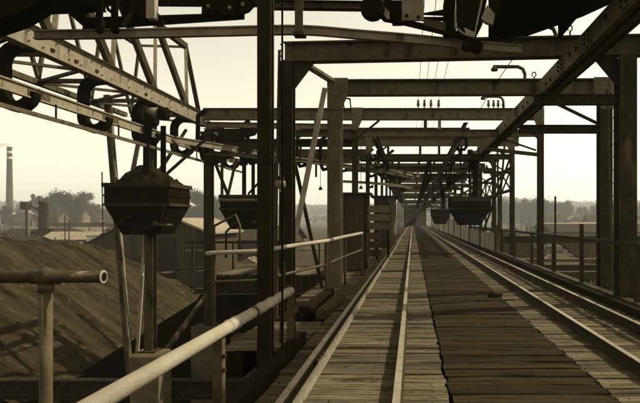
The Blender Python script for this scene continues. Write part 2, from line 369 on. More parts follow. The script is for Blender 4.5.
# ------------------------------------------------------------------ portal frames
def rivets(mb, x0, x1, z0, z1, nx, nz, y, r=.016):
    for i in range(nx):
        for j in range(nz):
            mb.ball((x0 + (x1 - x0) * i / max(1, nx - 1), y, z0 + (z1 - z0) * j / max(1, nz - 1)), r, 6, 4)
def column(y, x, ztop, wd, dp, zb, parent, m='steel_dark', nm='column'):
    # H-section: flanges face along the track so the camera sees one flange
    return part(nm, MB().sweep(iprof(wd, dp, dp * .16, wd * .06), [(x, y, zb), (x, y, ztop)], (0, 1, 0)), m, parent)
def portal(name, label, yl, yr, xl, xr, ztop, bh, wl, wr, zb=PZ, cm='steel_dark', overl=0.0, overr=0.0, gus=True, bm='steel_mid', riv=True, knee=True):
    o = thing(name, label, 'portal frame', ((xl + xr) / 2, (yl + yr) / 2, 0), 'portal frames over the deck')
    sl = (yr - yl) / (xr - xl); Y = lambda x: yl + sl * (x - xl); zc = ztop - bh / 2
    column(yl, xl, ztop - bh - .003, wl, wl * 1.15, zb, o, cm); column(yr, xr, ztop - bh - .003, wr, wr * 1.15, zb, o)
    a, b = xl - overl, xr + overr
    part('cross_beam', MB().ibeam((a, Y(a), zc), (b, Y(b), zc), .26, bh), bm, o)
    if gus:
        for sx, x, y, ww in ((1, xl, yl, wl), (-1, xr, yr, wr)):
            yy = y - max(.13, ww * .575) - .004
            poly = [(x - sx * ww / 2, ztop + .01), (x + sx * (ww / 2 + .17), ztop + .01), (x + sx * (ww / 2 + .17), ztop - bh), (x + sx * ww / 2, ztop - bh - .38), (x - sx * ww / 2, ztop - bh - .38)]
            gp = part('gusset', MB().plate(poly, yy - .018, yy), bm, o)
            if riv:
                q = MB(); xa = x - sx * (ww / 2 - .04)
                rivets(q, xa, x + sx * (ww / 2 + .11), ztop - .06, ztop - bh + .02, 4, 4, yy - .02, .022)
                rivets(q, xa, x + sx * (ww / 2 - .04), ztop - bh - .1, ztop - bh - .32, 2, 3, yy - .02, .022)
                part('rivets', q, 'steel_pale', gp, kind='stuff')
    if knee:
        for sx, x, y in ((1, xl, yl), (-1, xr, yr)):
            part('knee_brace', MB().bar((x + sx * wl * .5, y, ztop - bh - .62), (x + sx * .85, y, ztop - bh - .02), .07, .07), 'steel_dark', o)
    return o
# frame nearest the camera on the left: P2 .. R1
p1 = portal('portal_frame', 'nearest portal frame, its dark beam spanning the whole deck overhead', 11.72, 11.25, -2.62, 4.27, H + 3.70, .41, .275, .335, overl=.05, overr=.9, gus=False, knee=False, cm='steel_darker')
part('haunch', MB().plate([(-2.48, H + 3.29), (-2.05, H + 3.29), (-2.48, H + 2.72)], 11.69, 11.74), 'steel_dark', p1)
part('haunch', MB().plate([(4.10, H + 3.29), (3.62, H + 3.29), (4.10, H + 2.72)], 11.26, 11.31), 'steel_dark', p1)
q = MB(); rivets(q, -2.72, -2.2, H + 3.62, H + 3.38, 6, 3, 11.55, .017); part('rivets', q, 'steel_dark', p1, kind='stuff')
part('tie_beam', MB().ibeam((2.45, 11.3, H + 2.42), (4.12, 11.28, H + 2.42), .16, .2), 'steel_dark', p1)
part('side_brace', MB().bar((-2.90, 11.7, -1.0), (-2.78, 11.7, H + 3.55), .05, .05, (0, 1, 0)), 'steel_mid', p1)
# second frame
p2 = portal('portal_frame', 'second portal frame with riveted corner plates and pale beam', 13.75, 13.65, -1.90, 4.68, H + 3.43, .38, .33, .29, knee=False, bm='steel_grey', cm='steel_grey')
part('tie_beam', MB().ibeam((2.60, 13.7, H + 2.22), (4.53, 13.7, H + 2.22), .16, .2), 'steel_dark', p2)
part('tie_brace', MB().bar((3.3, 13.68, H + 2.95), (4.6, 13.68, H + 2.32), .05, .07), 'steel_dark', p2)
for i, (a, b, m, lb) in enumerate([((-2.35, 11.75, H + 3.3), (-2.02, 13.6, H + 3.38), 'steel_dark', 'double angle strut joining the tops of the two nearest left columns'),
                       ((-2.24, 11.78, H + 3.3), (-1.90, 13.6, H + 3.38), 'steel_mid', 'pale angle strut beside the double strut between the nearest left columns')]):
    solo('wind_strut', MB().bar(a, b, .06, .07), m, lb, 'strut', a)
solo('leaning_bar', MB().bar(W(325, 88, .0238), W(292.5, 248, .0222), .12, .03, (0, 1, 0)), 'pipe_pale', 'pale flat bar leaning diagonally between the two nearest left columns', 'brace', W(292, 248, .0222))
solo('leaning_bar', MB().bar(W(292, 150, .0225), W(323, 292, .0245), .08, .05, (0, 1, 0)), 'steel_dark', 'dark thin bar crossing behind the pale leaning bar', 'brace', W(323, 292, .0245))
# near free-standing post
np_ = thing('steel_post', 'tall dark steel post rising out of the picture beside the near railing', 'post', (-1.62, 6.2, 0))
part('shaft', MB().sweep(iprof(.145, .17, .05, .012), [(-1.625, 6.2, -1.6), (-1.625, 6.2, H + 2.9)], (0, 1, 0)), 'steel_darker', np_)
part('base_plate', MB().box((-1.74, 6.08, -.03), (-1.51, 6.32, -.008)), 'steel_dark', np_)
part('conduit', MB().tube([(-1.47, 6.32, .2), (-1.47, 6.32, H + 2.8)], .012, 6), 'steel_black', np_)
for i, (a, b, lb) in enumerate([((281, 343, .0130), (284, 262, .0126), 'narrow lath leaning upright just behind the near railing post'), ((297, 348, .0128), (288, 285, .0126), 'second narrow lath leaning behind the near railing end')]):
    solo('leaning_lath', MB().bar(W(*a), W(*b), .05, .022, (0, 1, 0)), 'board_mid', lb, 'lath', W(*a))

# further frames: alternating levels of beams, all standing over the deck
labs = ['third portal frame, with four insulators on its long beam', 'fourth portal frame, behind the long insulator beam', 'fifth portal frame, beside the hanging tub on the right',
        'sixth portal frame along the deck', 'seventh portal frame along the deck', 'eighth portal frame along the deck', 'ninth portal frame, far along the deck', 'tenth portal frame, far along the deck', 'eleventh portal frame, far along the deck', 'twelfth portal frame, very far along the deck', 'thirteenth portal frame, very far along the deck', 'fourteenth portal frame, very far along the deck', 'farthest portal frame in front of the dark gatehouse']
YS = [19.7, 25.3, 31.0, 37.0, 43.5, 50.5, 58.5, 68.0, 78.0, 89.0, 101.0, 115.0, 131.0]
PF = []
for i, y in enumerate(YS):
    zt = H + (3.92 if i == 0 else 3.62 + .12 * (i % 2))
    o = portal('portal_frame', labs[i], y, y, -2.02, 4.5, zt, .40, .17 if i else .2, .2, zb=PZ if y < PY1 else GZ, overl=5.3 if i == 0 else 1.6 if i in (1, 3) else .5, overr=.3 if i else -.9 + .9, gus=i < 3, riv=i == 0, knee=True, bm='steel_grey' if i == 0 or i % 2 else 'steel_mid')
    PF.append(o)
    # lower tie, hangers and bracing
    zl = H + [3.05, 2.85, 2.75, 2.9, 2.7, 2.8, 2.7, 2.8, 2.6, 2.7, 2.5, 2.6, 2.5][i]
    part('lower_tie', MB().ibeam((-4.6 if i < 2 else -2.0, y - .02, zl), (4.4, y - .02, zl), .2, .24), 'steel_grey' if i % 2 == 0 else 'steel_mid', o)
    for x in ((-1.1, .35, 1.2, 2.2) if i else (-3.4, .45, .95)):
        part('hanger', MB().bar((x, y, zl + .12), (x, y, zt - .4), .11, .11, (0, 1, 0)), 'steel_dark' if x != .95 else 'steel_pale', o)
    if i:
        part('lattice', MB().bar((3.3, y, zl - .12), (4.35, y, zl - .75), .06, .06).bar((3.2, y, zl - .7), (4.4, y, zl - .7), .08, .12), 'steel_dark', o)
        part('outer_post', MB().bar((3.75, y + .05, -.3), (3.75, y + .05, zl), .07, .07, (0, 1, 0)), 'steel_dark', o)
        rq = random.Random(90 + i)
        for q_ in range(5):
            x = rq.uniform(.7, 2.7) if q_ < 5 else rq.uniform(-1.8, -.2); l_ = rq.uniform(.35, 1.3); yy = y + rq.uniform(-.6, .6)
            part('drop_rod', MB().bar((x, yy, zl + .1), (x + rq.uniform(-.1, .1), yy, zl - l_), .07, .07, (0, 1, 0)), 'steel_black', o)
        if False: part('fascia', MB().box((-1.9, y - .16, zl + .3), (2.6, y - .13, zl + .52)), 'steel_dark', o)
    else:
        part('lattice', MB().bar((2.6, y, zl - .55), (4.4, y, zl - .75), .14, .12).bar((2.9, y, zl - .1), (4.35, y, zl - .6), .06, .06), 'steel_mid', o)
# beam on the left of frame three reaches the truss
part('ledge_beam', MB().ibeam((-7.2, 19.4, H + 3.30), (-2.1, 19.4, H + 3.22), .2, .18), 'steel_pale', PF[0])
part('ledge_beam', MB().ibeam((-7.2, 20.4, H + 2.78), (-2.1, 20.4, H + 2.78), .2, .22), 'steel_dark', PF[0])
# cross girders between frames (short hanging beams)
k = 0
for (y, x0, x1, z, m, lb) in [(21.6, -2.4, 2.2, 3.42, 'steel_mid', 'weathered cross beam just behind the insulator beam'), (28, -2.6, 3.9, 3.05, 'steel_mid', 'cross beam between the fourth and fifth portal frames'),
                           (26.6, -3.4, 1.2, 2.95, 'steel_dark', 'dark cross beam above the curved branch rails'), (29.6, -3.2, 1.6, 2.72, 'steel_mid', 'weathered low cross beam above the far curved rails'), (40, -2.2, 3.9, 3.0, 'steel_mid', 'cross beam between the sixth and seventh portal frames'), (34, -2.4, 2.8, 3.3, 'steel_grey', 'pale cross beam between the fifth and sixth portal frames'), (47, -2.2, 3.9, 3.3, 'steel_grey', 'cross beam between the seventh and eighth portal frames')]:
    solo('cross_beam', MB().ibeam((x0, y, H + z), (x1, y, H + z), .2, .26), m, lb, 'beam', (x0, y, H + z), 'cross beams under the portal frames')

# ------------------------------------------------------------------ longitudinal runway girder on the right
rg = thing('runway_girder', 'long riveted steel runway girder slanting through the picture at upper right', 'girder', (3.15, 5, H + 3))
gx = 3.02
rgm = MB(); rgm.sweep([(-.16, -.18), (.16, -.18), (.16, -.155), (-.13, -.155), (-.13, .155), (.16, .155), (.16, .18), (-.16, .18)], [(gx + .15, 4.2, H + 3.13), (gx + .15, 132, H + 3.13)])
part('web', rgm, 'steel_grey', rg)
for y in (7.9, 9.6, 11.35, 13.7, 16.2, 19.6, 25.2, 31):
    pl = MB(); pl.box((gx - .035, y - .16, H + 2.99), (gx - .012, y + .16, H + 3.27)); c = part('splice_plate', pl, 'steel_grey', rg)
    q = MB()
    for a in (-.1, .1):
        for b_ in (3.05, 3.13, 3.21): q.ball((gx - .037, y + a, H + b_), .028, 6, 4)
    part('rivets', q, 'steel_black', c, kind='stuff')
holes = MB()
for y in (8.7, 10.3, 10.7, 12.2, 12.6, 14.6, 15.2, 17.5, 18.2):
    holes.lathe((gx - .026, y, H + 3.06 + .1 * (int(y * 10) % 2)), [(.045, 0), (.045, .012)], 8, 'x')
part('bolt_heads', holes, 'steel_black', rg, kind='stuff')
part('lower_rail', MB().ibeam((gx + .15, 4.2, H + 2.86), (gx + .15, 132, H + 2.86), .1, .16), 'steel_dark', rg)
# other longitudinal runway beams over the deck
for x, z, y0, lb in [(-1.35, 2.98, 19.9, 'dark runway beam over the left track beyond the insulator beam'), (.75, 2.6, 25.5, 'dark runway beam over the walkway in the distance'), (1.9, 3.35, 19.9, 'high runway beam above the right track beyond the insulator beam')]:
    o = thing('runway_beam', lb, 'beam', (x, y0, H + z), 'runway beams over the deck')
    part('beam', MB().ibeam((x, y0, H + z), (x, 131, H + z), .16, .24), 'steel_dark', o)
    part('running_rail', MB().bar((x - .2, y0 + .5, H + z - .55), (x - .2, 131, H + z - .55), .06, .12), 'steel_mid', o)
    y = y0 + 1
    while y < 75:
        hk = [(x, y, H + z - .1), (x + .02, y, H + z - .25), (x + .1, y, H + z - .35), (x + .12, y, H + z - .6), (x + .04, y, H + z - .72), (x - .2, y, H + z - .72), (x - .2, y, H + z - .6)]
        part('hook', MB().sweep([(-.05, -.04), (.05, -.04), (.05, .04), (-.05, .04)], hk, (0, 1, 0)), 'steel_black', o); y += 3.1

# ------------------------------------------------------------------ left hanging railway: lattice bridge, hooks, running rail
XL = -7.42
tb = thing('lattice_bridge', 'steel lattice bridge girder carrying the hanging railway at upper left', 'truss', (XL, 14, H + 3.5))
Y0, Y1 = 8.2, 19.7; ZB, ZT = H + 3.52, H + 6.05; XF = XL - 1.9; XT = -7.9
part('lower_chord', MB().sweep([(-.11, -.20), (.11, -.20), (.11, -.17), (.085, -.17), (.085, .17), (.12, .17), (.12, .2), (-.12, .2)], [(XL, Y0, ZB), (XL, Y1 + .3, ZB)]), 'steel_pale', tb)
part('chord_flange', MB().box((XL - .16, Y0, ZB + .203), (XL + .16, Y1 + .3, ZB + .235)), 'steel_dark', tb)
part('far_chord', MB().bar((XF, Y0, ZB - .1), (XF, Y1 - 1.5, ZB - .1), .12, .14), 'steel_mid', tb)
part('upper_chord', MB().bar((XT, Y0, ZT), (XT, Y1 - .2, ZT), .16, .18), 'steel_dark', tb)
part('upper_chord', MB().bar((XF, Y0, ZT - .1), (XF, Y1 - .6, ZT - .1), .12, .14), 'steel_dark', tb)
n = 5; st = (Y1 - Y0) / n
for i in range(n):
    ya = Y1 - i * st; yb = ya - st / 2; yc = ya - st
    part('diagonal', MB().bar((XT, ya - .2, ZT), (XL - .05, ya - .1 if i == 0 else ya, ZB + .2), .14, .14), 'steel_dark', tb) if i == 0 else None
    part('diagonal', MB().bar((XT, ya - .2, ZT), (XL - .05, yb, ZB + .2), .10, .12), 'steel_pale', tb)
    part('diagonal', MB().bar((XT, yc - .1, ZT), (XL - .05, yb, ZB + .2), .15, .15), 'steel_dark', tb)
    part('diagonal', MB().bar((XF, ya - .6, ZT - .1), (XF, yb, ZB), .08, .08), 'steel_mid', tb)
    part('diagonal', MB().bar((XF, yc, ZT - .1), (XF, yb, ZB), .08, .08), 'steel_mid', tb)
    part('lacing_bar', MB().bar((XL - .1, ya, ZB - .1), (XF, yb, ZB - .1), .09, .06), 'steel_pale', tb)
    part('lacing_bar', MB().bar((XF, yb, ZB - .08), (XL - .1, yc, ZB - .08), .09, .06), 'steel_mid', tb)
    part('lacing_bar', MB().bar((XT, ya - .2, ZT - .02), (XF, ya - .6, ZT - .1), .07, .07), 'steel_pale', tb)
    part('lacing_bar', MB().bar((XL - .1, yb, ZB - .06), (XF, yb, ZB - .06), .1, .1), 'steel_mid', tb)
q = MB()
for i in range(26):
    y = Y0 + .8 + i * .42
    for z in (-.1, .1):
        if (i + int(z > 0)) % 3: q.ball((XL + .11, y, ZB + z), .02, 6, 4)
part('rivets', q, 'steel_mid', tb, kind='stuff')
q = MB()
for y in (11.4, 12.2, 13.0, 15.4): q.box((XL + .09, y - .05, ZB - .09), (XL + .115, y + .06, ZB - .03))
part('bolt_brackets', q, 'steel_dark', tb, kind='stuff')

def arc_hook(x, y, ztop, zbot, r=.34, wx=.16, xr=None):
    """C-shaped hanger: from the chord out to the left, down, and back below the rail"""
    pts = [(x + .02, y, ztop)]
    for a in range(90, 181, 18): pts.append((x - .18 + r * math.cos(math.radians(a)), y, ztop - r + r * math.sin(math.radians(a)) - .02))
    xl = x - .18 - r; rr = r * .85
    for a in range(180, 361, 20): pts.append((xl + rr + rr * math.cos(math.radians(a)), y, zbot + rr + rr * math.sin(math.radians(a))))
    return pts
ZR = H + 2.47
rr_ = thing('running_rail', 'pale hanging running rail on curved hooks at left, carrying the loaded tub', 'rail', (XL + .02, 14, ZR))
part('rail', MB().ibeam((XL + .02, 8.2, ZR), (XL + .02, 24.8, ZR), .10, .235, .03, .03), 'steel_pale', rr_)
for y in (10.9, 11.25, 13.5, 13.9, 16.3, 18.6): part('joint_plate', MB().box((XL + .035, y - .16, ZR - .085), (XL + .045, y + .16, ZR + .08)), 'steel_mid', rr_)
for y in (10.9, 13.55, 16.15, 18.7, 21.3, 23.6):
    part('hook', MB().sweep([(-.1, -.1), (.1, -.1), (.1, .1), (-.1, .1)], arc_hook(XL - .02, y, ZB - .12, ZR - .27), (0, 1, 0)), 'steel_black', rr_)
gb = thing('guide_bar', 'thin bar hung from rods beneath the left running rail', 'bar', (XL, 14, ZR - .4))
part('bar', MB().bar((XL + .1, 8.2, ZR - .42), (XL + .1, 24, ZR - .42), .05, .08), 'steel_mid', gb)
for y in (11.5, 13.95, 16.5, 19.0): part('rod', MB().bar((XL + .1, y, ZR - .4), (XL + .1, y, ZR - .1), .03, .03, (0, 1, 0)), 'steel_dark', gb)
# extension girder beyond the bridge, on to the second tub
eg = thing('runway_beam', 'dark runway beam beyond the lattice bridge above the second tub', 'beam', (XL, 20, ZB), 'runway beams over the deck')
part('beam', MB().ibeam((XL, 20.1, ZB - .1), (XL, 25, ZB - .1), .2, .3), 'steel_dark', eg)
part('bracket', MB().plate([(XL, ZB - .2), (XL + 1.9, ZB - .2), (XL + 1.7, ZB - .45), (XL + .3, ZB - .8)], 20.3, 20.36), 'steel_dark', eg)

for i, (y, z, h_, mm_, lb) in enumerate([(22.0, 3.05, .26, 'steel_mid', 'cross beam above the second tub, nearest of the three'), (24.4, 2.62, .3, 'steel_grey', 'pale cross beam above the second tub, lowest of the three'), (27.5, 3.3, .34, 'steel_mid', 'cross beam above the second tub, farthest of the three')]):
    o = thing('cross_beam', lb, 'beam', (-4.6, y, H + z), 'cross beams above the second tub')
    part('beam', MB().ibeam((-7.4, y, H + z), (-2.3, y, H + z), .2, h_), mm_, o)
    for x in (-5.6, -4.4, -3.3): part('hanger', MB().bar((x + .2 * i, y, H + z - .1), (x + .2 * i, y, H + z - .75), .08, .08, (0, 1, 0)), 'steel_dark', o)
# curved branch rails sweeping to the right
def curved(name, label, ctrl, z, wd, ht, m, hooks=(), flange='steel_mid', group=None):
    pts = []
    c = [Vector((x, y, z)) for x, y in ctrl]; c = [c[0] * 2 - c[1]] + c + [c[-1] * 2 - c[-2]]
    for i in range(1, len(c) - 2):
        for t in range(8):
            t /= 8; a, b, d, e = c[i - 1], c[i], c[i + 1], c[i + 2]
            pts.append(0.5 * ((2 * b) + (d - a) * t + (2 * a - 5 * b + 4 * d - e) * t * t + (3 * b - a - 3 * d + e) * t ** 3))
    pts.append(c[-2])
    o = thing(name, label, 'rail', pts[0], group)
    part('rail', MB().sweep(iprof(wd, ht, ht * .16, wd * .3), pts), m, o)
    for k_ in hooks:
        p_ = pts[min(len(pts) - 1, int(k_ * len(pts)))]
        part('hanger', MB().sweep([(-.06, -.05), (.06, -.05), (.06, .05), (-.06, .05)], [p_ + Vector((-.02, 0, 1.15)), p_ + Vector((-.28, 0, .95)), p_ + Vector((-.3, 0, 0)), p_ + Vector((-.18, 0, -.24)), p_ + Vector((.02, 0, -.2)), p_ + Vector((.02, 0, -.1))], (0, 1, 0)), 'steel_black', o)
    return o
G_ = 'curved branch rails'
curved('branch_rail', 'curved pale branch rail leaving the left running rail toward the deck', [(-7.3, 17.2), (-6.65, 18.6), (-5.6, 21.0), (-4.1, 24.0), (-2.4, 26.6), (-.6, 29.2), (.6, 32)], ZR, .10, .2, 'steel_pale', (.15, .3, .45, .6, .75), group=G_)
curved('branch_rail', 'second curved branch rail just below the first, near the globe lamp', [(-7.0, 18.9), (-5.6, 20.0), (-4.2, 21.4), (-2.6, 24.0), (-.9, 27.4), (.3, 31)], ZR - .2, .1, .14, 'steel_mid', (.2, .5, .8), group=G_)
curved('branch_rail', 'pale curved rail sweeping over the left track in the middle distance', [(-3.2, 27.5), (-1.8, 28.6), (-.6, 30.6), (.3, 34)], H + 2.45, .16, .13, 'rail_top', (.3, .7), group=G_)
curved('branch_rail', 'lower pale curved rail sweeping over the left track in the distance', [(-3.6, 29), (-2.0, 30.6), (-.6, 33.4), (.4, 38)], H + 2.0, .16, .13, 'rail_top', (.3, .7), group=G_)

# the near curved rail right overhead, with its carriages
zn = H + 2.4
near = curved('overhead_rail', 'pale curved rail hanging across the top of the picture', [(-4.9, 7.26), (-3.77, 7.22), (-2.45, 7.13), (-1.42, 7.08), (-.68, 7.25), (.10, 7.45), (.67, 7.64), (1.53, 7.88)], zn, .07, .115, 'steel_pale')
part('strap', MB().bar((-1.42, 7.0, zn - .05), (-1.42, 7.0, H + 3.1), .10, .02, (0, 1, 0)), 'steel_mid', near)
part('strap_foot', MB().box((-1.49, 6.97, zn - .09), (-1.35, 7.13, zn - .06)), 'steel_dark', near)
s0 = .0128; yN = 7.1
def X(px): return (px - 412.5) * s0
def Z(py): return H + (220 - py) * s0
def poly(*p): return [(X(a), Z(b)) for a, b in p]
ca = thing('rail_carriage', 'dark long carriage with hook arms hanging above the overhead rail at left', 'carriage', (X(150), yN, Z(10)))
part('side_bar', MB().plate(poly((75, 25), (240, 14), (240, 8), (78, 13)), yN + .22, yN + .27), 'steel_black', ca)
part('side_bar', MB().plate(poly((70, 2), (262, 3.5), (262, -8), (70, -8)), yN + .15, yN + .2), 'steel_black', ca)
part('end_plate', MB().plate(poly((205, -8), (204, 17), (238, 17.5), (250, 13), (257, 5), (259, -8)), yN - .02, yN + .05), 'steel_black', ca)
q = MB()
for a, b in ((211, 9), (232, 10.5), (245, 7)): q.ball((X(a), yN - .03, Z(b)), .025, 8, 5)
part('bolts', q, 'steel_pale', ca, kind='stuff')
part('face_plate', MB().box((X(148.5), yN + .0, Z(20)), (X(157), yN + .1, Z(-8))), 'pipe_pale', ca)
part('bracket', MB().plate(poly((66, -8), (65, 10), (74, 19), (82, 26), (100, 26), (101, 18), (84, 17), (78, 8), (100, 7), (100, -8)), yN + .1, yN + .2), 'steel_black', ca)
part('bracket', MB().plate(poly((118, -8), (120, 12), (136, 14), (138, 21), (160, 24), (161, 18), (140, -8)), yN + .12, yN + .18), 'steel_black', ca)
for a in (105, 120):
    part('hook_arm', MB().bar((X(a), yN - .06, Z(-8)), (X(a), yN - .06, Z(33)), .075, .04, (0, 1, 0)).lathe((X(a), yN - .085, Z(33)), [(.05, 0), (.05, .05)], 12, 'y'), 'steel_black', ca)
part('loop', MB().tube([(X(107), yN + .05, Z(4)), (X(109), yN + .05, Z(10)), (X(113), yN + .05, Z(13)), (X(117), yN + .05, Z(12)), (X(119), yN + .05, Z(4))], .022, 8), 'steel_black', ca)
part('rod', MB().bar((X(126), yN, Z(28)), (X(135), yN, Z(14)), .05, .04, (0, 1, 0)), 'steel_dark', ca)
# right carriage
cb = thing('rail_carriage', 'dark carriage with wheels and pale bolted plates riding the overhead rail at centre', 'carriage', (X(440), yN + .3, Z(10)))
yC = yN + .25
part('side_frame', MB().plate(poly((372, -8), (376, 8), (383, 15), (400, 18), (425, 24), (455, 31), (469, 35.5), (469, 30), (456, 25), (428, 19), (404, 14), (392, 9), (391, -8)), yC, yC + .07), 'steel_black', cb)
part('box', MB().box((X(391), yC + .08, Z(13)), (X(402), yC + .3, Z(-8))), 'steel_black', cb)
bp_ = part('bolted_plate', MB().box((X(401.5), yC - .05, Z(16.5)), (X(424), yC - .01, Z(-8))), 'steel_pale', cb)
q = MB(); q.lathe((X(406.5), yC - .075, Z(12)), [(.022, 0), (.022, .03)], 8, 'y').lathe((X(418.5), yC - .075, Z(13.5)), [(.022, 0), (.022, .03)], 8, 'y'); part('bolts', q, 'steel_black', bp_, kind='stuff')
part('pale_bar', MB().plate(poly((424, 14), (446, 18), (446, 27), (424, 21)), yC - .03, yC), 'steel_mid', cb)
part('roller', MB().lathe((X(372), yC - .12, Z(5)), [(.13, 0), (.16, .02), (.16, .1), (.13, .12)], 16, 'y'), 'steel_black', cb)
part('curved_strip', MB().plate(poly((376, -8), (379, 4), (386, 14), (389, 15), (389, 8), (384, 2), (382, -8)), yC - .03, yC - .005), 'pipe_pale', cb)
part('crossbar', MB().plate(poly((424, 7), (446, 8), (446, 3), (424, 7)), yC + .02, yC + .1).plate(poly((424, 13), (446, 13.5), (446, 11), (424, 11)), yC + .02, yC + .1), 'steel_black', cb)
part('block', MB().box((X(445), yC + .05, Z(28)), (X(457), yC + .3, Z(-8))), 'steel_black', cb)
part('fork', MB().plate(poly((457, -8), (458, 24), (466, 34), (476, 36), (484, 20), (489, -8)), yC - .04, yC + .04), 'steel_black', cb)
part('wheel', MB().lathe((X(469), yC - .02, Z(41)), [(.055, -.05), (.075, -.04), (.055, -.02), (.055, .05), (.075, .08)], 14, 'y'), 'steel_black', cb)
part('wheel', MB().lathe((X(479), yC + .02, Z(42)), [(.055, -.05), (.075, -.04), (.055, -.02), (.055, .05), (.075, .08)], 14, 'y'), 'steel_black', cb)
part('lever', MB().tube([(X(456), yC - .08, Z(7)), (X(456), yC - .08, Z(24)), (X(464), yC - .08, Z(31)), (X(475), yC - .08, Z(35)), (X(478), yC - .08, Z(20)), (X(484), yC - .08, Z(-8))], .014, 6), 'pipe_pale', cb)
part('pale_wedge', MB().plate(poly((465, 25), (477, 31), (473, 35), (467, 33)), yC - .1, yC - .07), 'pipe_pale', cb)
part('pale_wedge', MB().plate(poly((488, 2), (496, 12), (494, 22), (487, 20), (482, 16)), yC - .1, yC - .02), 'pipe_pale', cb)
# dark beams above, out to the upper left, and the sheet canopy at the upper right
solo('overhead_beam', MB().sweep([(-.25, -.16), (.25, -.16), (.25, .16), (-.25, .16)], [W(-40, 26, .0115), W(14, 9, .0118), W(75, -26, .0122)]), 'steel_black', 'black slanting beam in the top left corner', 'beam', W(0, 10, .0117))
solo('overhead_beam', MB().ibeam(W(-30, 3, .0135), W(100, -2, .0135), .3, .28), 'steel_black', 'dark level beam along the top edge at upper left', 'beam', W(0, 0, .0135))
solo('overhead_beam', MB().ibeam((X(265), 7.3, Z(1)), (X(382), 7.3, Z(2.5)), .12, .1), 'steel_mid', 'pale beam along the top edge between the two carriages', 'beam', (X(300), 7.3, Z(2)))
cn = thing('sheet_canopy', 'black sheet-metal canopy filling the top edge at right', 'canopy', (2.5, 9.5, H + 3.5))
pc = [W(488, 40, .01875), W(528, 36, .01875), W(582, 17, .01875), W(650, -14, .01875)]
part('sheet', MB().plate([(q.x, q.z) for q in pc] + [(q.x, q.z + .05) for q in reversed(pc)], 6.5, 10.5), 'steel_black', cn)
part('edge_beam', MB().plate([(pc[0].x, pc[0].z - .0), (pc[0].x + .1, pc[0].z + .01), (pc[0].x + .1, pc[0].z + .9), (pc[0].x, pc[0].z + .9)], 6.5, 10.45), 'steel_black', cn)
for x in (1.9, 2.7): part('rafter', MB().box((x, 6.6, H + 3.4), (x + .07, 10.4, H + 4.3)), 'steel_black', cn)
part('hook_plate', MB().box((1.93, 10.4, H + 3.42), (2.02, 10.5, H + 3.75)), 'pipe_pale', cn)

st2 = thing('side_truss', 'lattice side bracing between the right-hand posts behind the right tub', 'truss', (4.45, 25.3, 0))
for z in (1.35, 2.35): part('chord', MB().bar((4.45, 25.4, H + z), (4.45, 67, H + z), .1, .12), 'steel_dark', st2)
for a, b in zip(YS[1:-1], YS[2:]):
    m_ = (a + b) / 2
    for (y0, y1) in ((a, m_), (m_, b)):
        part('diagonal', MB().bar((4.45, y0, H + 1.35), (4.45, y1, H + 2.35), .06, .06), 'steel_dark', st2); part('diagonal', MB().bar((4.47, y0, H + 2.35), (4.47, y1, H + 1.35), .06, .06), 'steel_dark', st2)
    part('upright', MB().bar((4.45, m_, -.2), (4.45, m_, H + 2.35), .09, .09, (0, 1, 0)), 'steel_dark', st2)
# overhead wires and insulators, gooseneck lamps
wx = (.20, .42, .65, .92)
def insulator(c, label, group):
    o = thing('insulator', label, 'insulator', c, group); c = Vector(c)
    part('pin', MB().tube([c, c + Vector((0, 0, .12))], .02, 6), 'steel_dark', o)
    part('bell', MB().lathe(c + Vector((0, 0, .08)), [(.03, 0), (.062, .01), (.045, .07), (.06, .085), (.03, .15), (.045, .17), (.045, .2), (.02, .23)], 10), 'porcelain', o, True)
for i, x in enumerate(wx):
    insulator((x, 19.7, H + 3.925), ['leftmost', 'second from the left', 'third from the left', 'rightmost'][i] + ' of the four insulators standing mid-span on the long beam', 'insulators on the long beam')
    solo('overhead_wire', MB().tube([(x + .06, 2.5, H + 4.35), (x + .02, 11.5, H + 4.12), (x, 19.7, H + 4.13), (x - .05, 30, H + 4.05), (x - .1, 58, H + 4.0)], .007, 5), 'steel_black',
         ['leftmost', 'second from the left', 'third from the left', 'rightmost'][i] + ' of the four thin overhead wires running along the deck', 'wire', (x, 2.5, H + 4.3), 'overhead wires')
for i, x in enumerate((2.68, 2.86, 3.02, 3.2)):
    insulator((x, 19.75, H + 3.925), ['leftmost', 'second from the left', 'third from the left', 'rightmost'][i] + ' of the four insulators next to the slanting runway girder', 'insulators beside the girder')
def gooseneck(p0, h, reach, label):
    p0 = Vector(p0); o = thing('gooseneck_lamp', label, 'lamp', p0, 'gooseneck lamps')
    pts = [p0, p0 + Vector((0, 0, h - .18)), p0 + Vector((-.05, 0, h - .06)), p0 + Vector((-.17, 0, h)), p0 + Vector((-reach, 0, h))]
    part('arm', MB().tube(pts, .045, 8), 'steel_mid', o, True)
    part('lamp_head', MB().lathe(p0 + Vector((-reach, 0, h - .14)), [(.085, .04), (.085, .09), (.05, .13), (.03, .18)], 12), 'steel_mid', o, True)
gooseneck(W(525, 92, .0245), .62, .75, 'gooseneck lamp on the second portal beam beside the slanting girder')
gooseneck(W(503.5, 108, .0352), .40, .72, 'gooseneck lamp on the long insulator beam beside the slanting girder')
gooseneck(W(556, 48, .0205), .45, .5, 'gooseneck lamp on the nearest portal beam below the black canopy')
solo('conduit_bow', MB().tube([W(345, 112, .0245), W(343, 103, .0245), W(346, 98, .0245), W(350, 99, .0245), W(351, 110, .0245)], .025, 8), 'steel_mid', 'small bent conduit behind the second riveted corner plate', 'conduit', W(345, 112, .0245))
solo('slack_wire', MB().tube([W(514, 57, .0205), W(496, 83, .0245), W(478, 113, .034)], .010, 5), 'steel_black', 'slack wire hanging diagonally beside the gooseneck lamps', 'wire', W(514, 57, .0205))
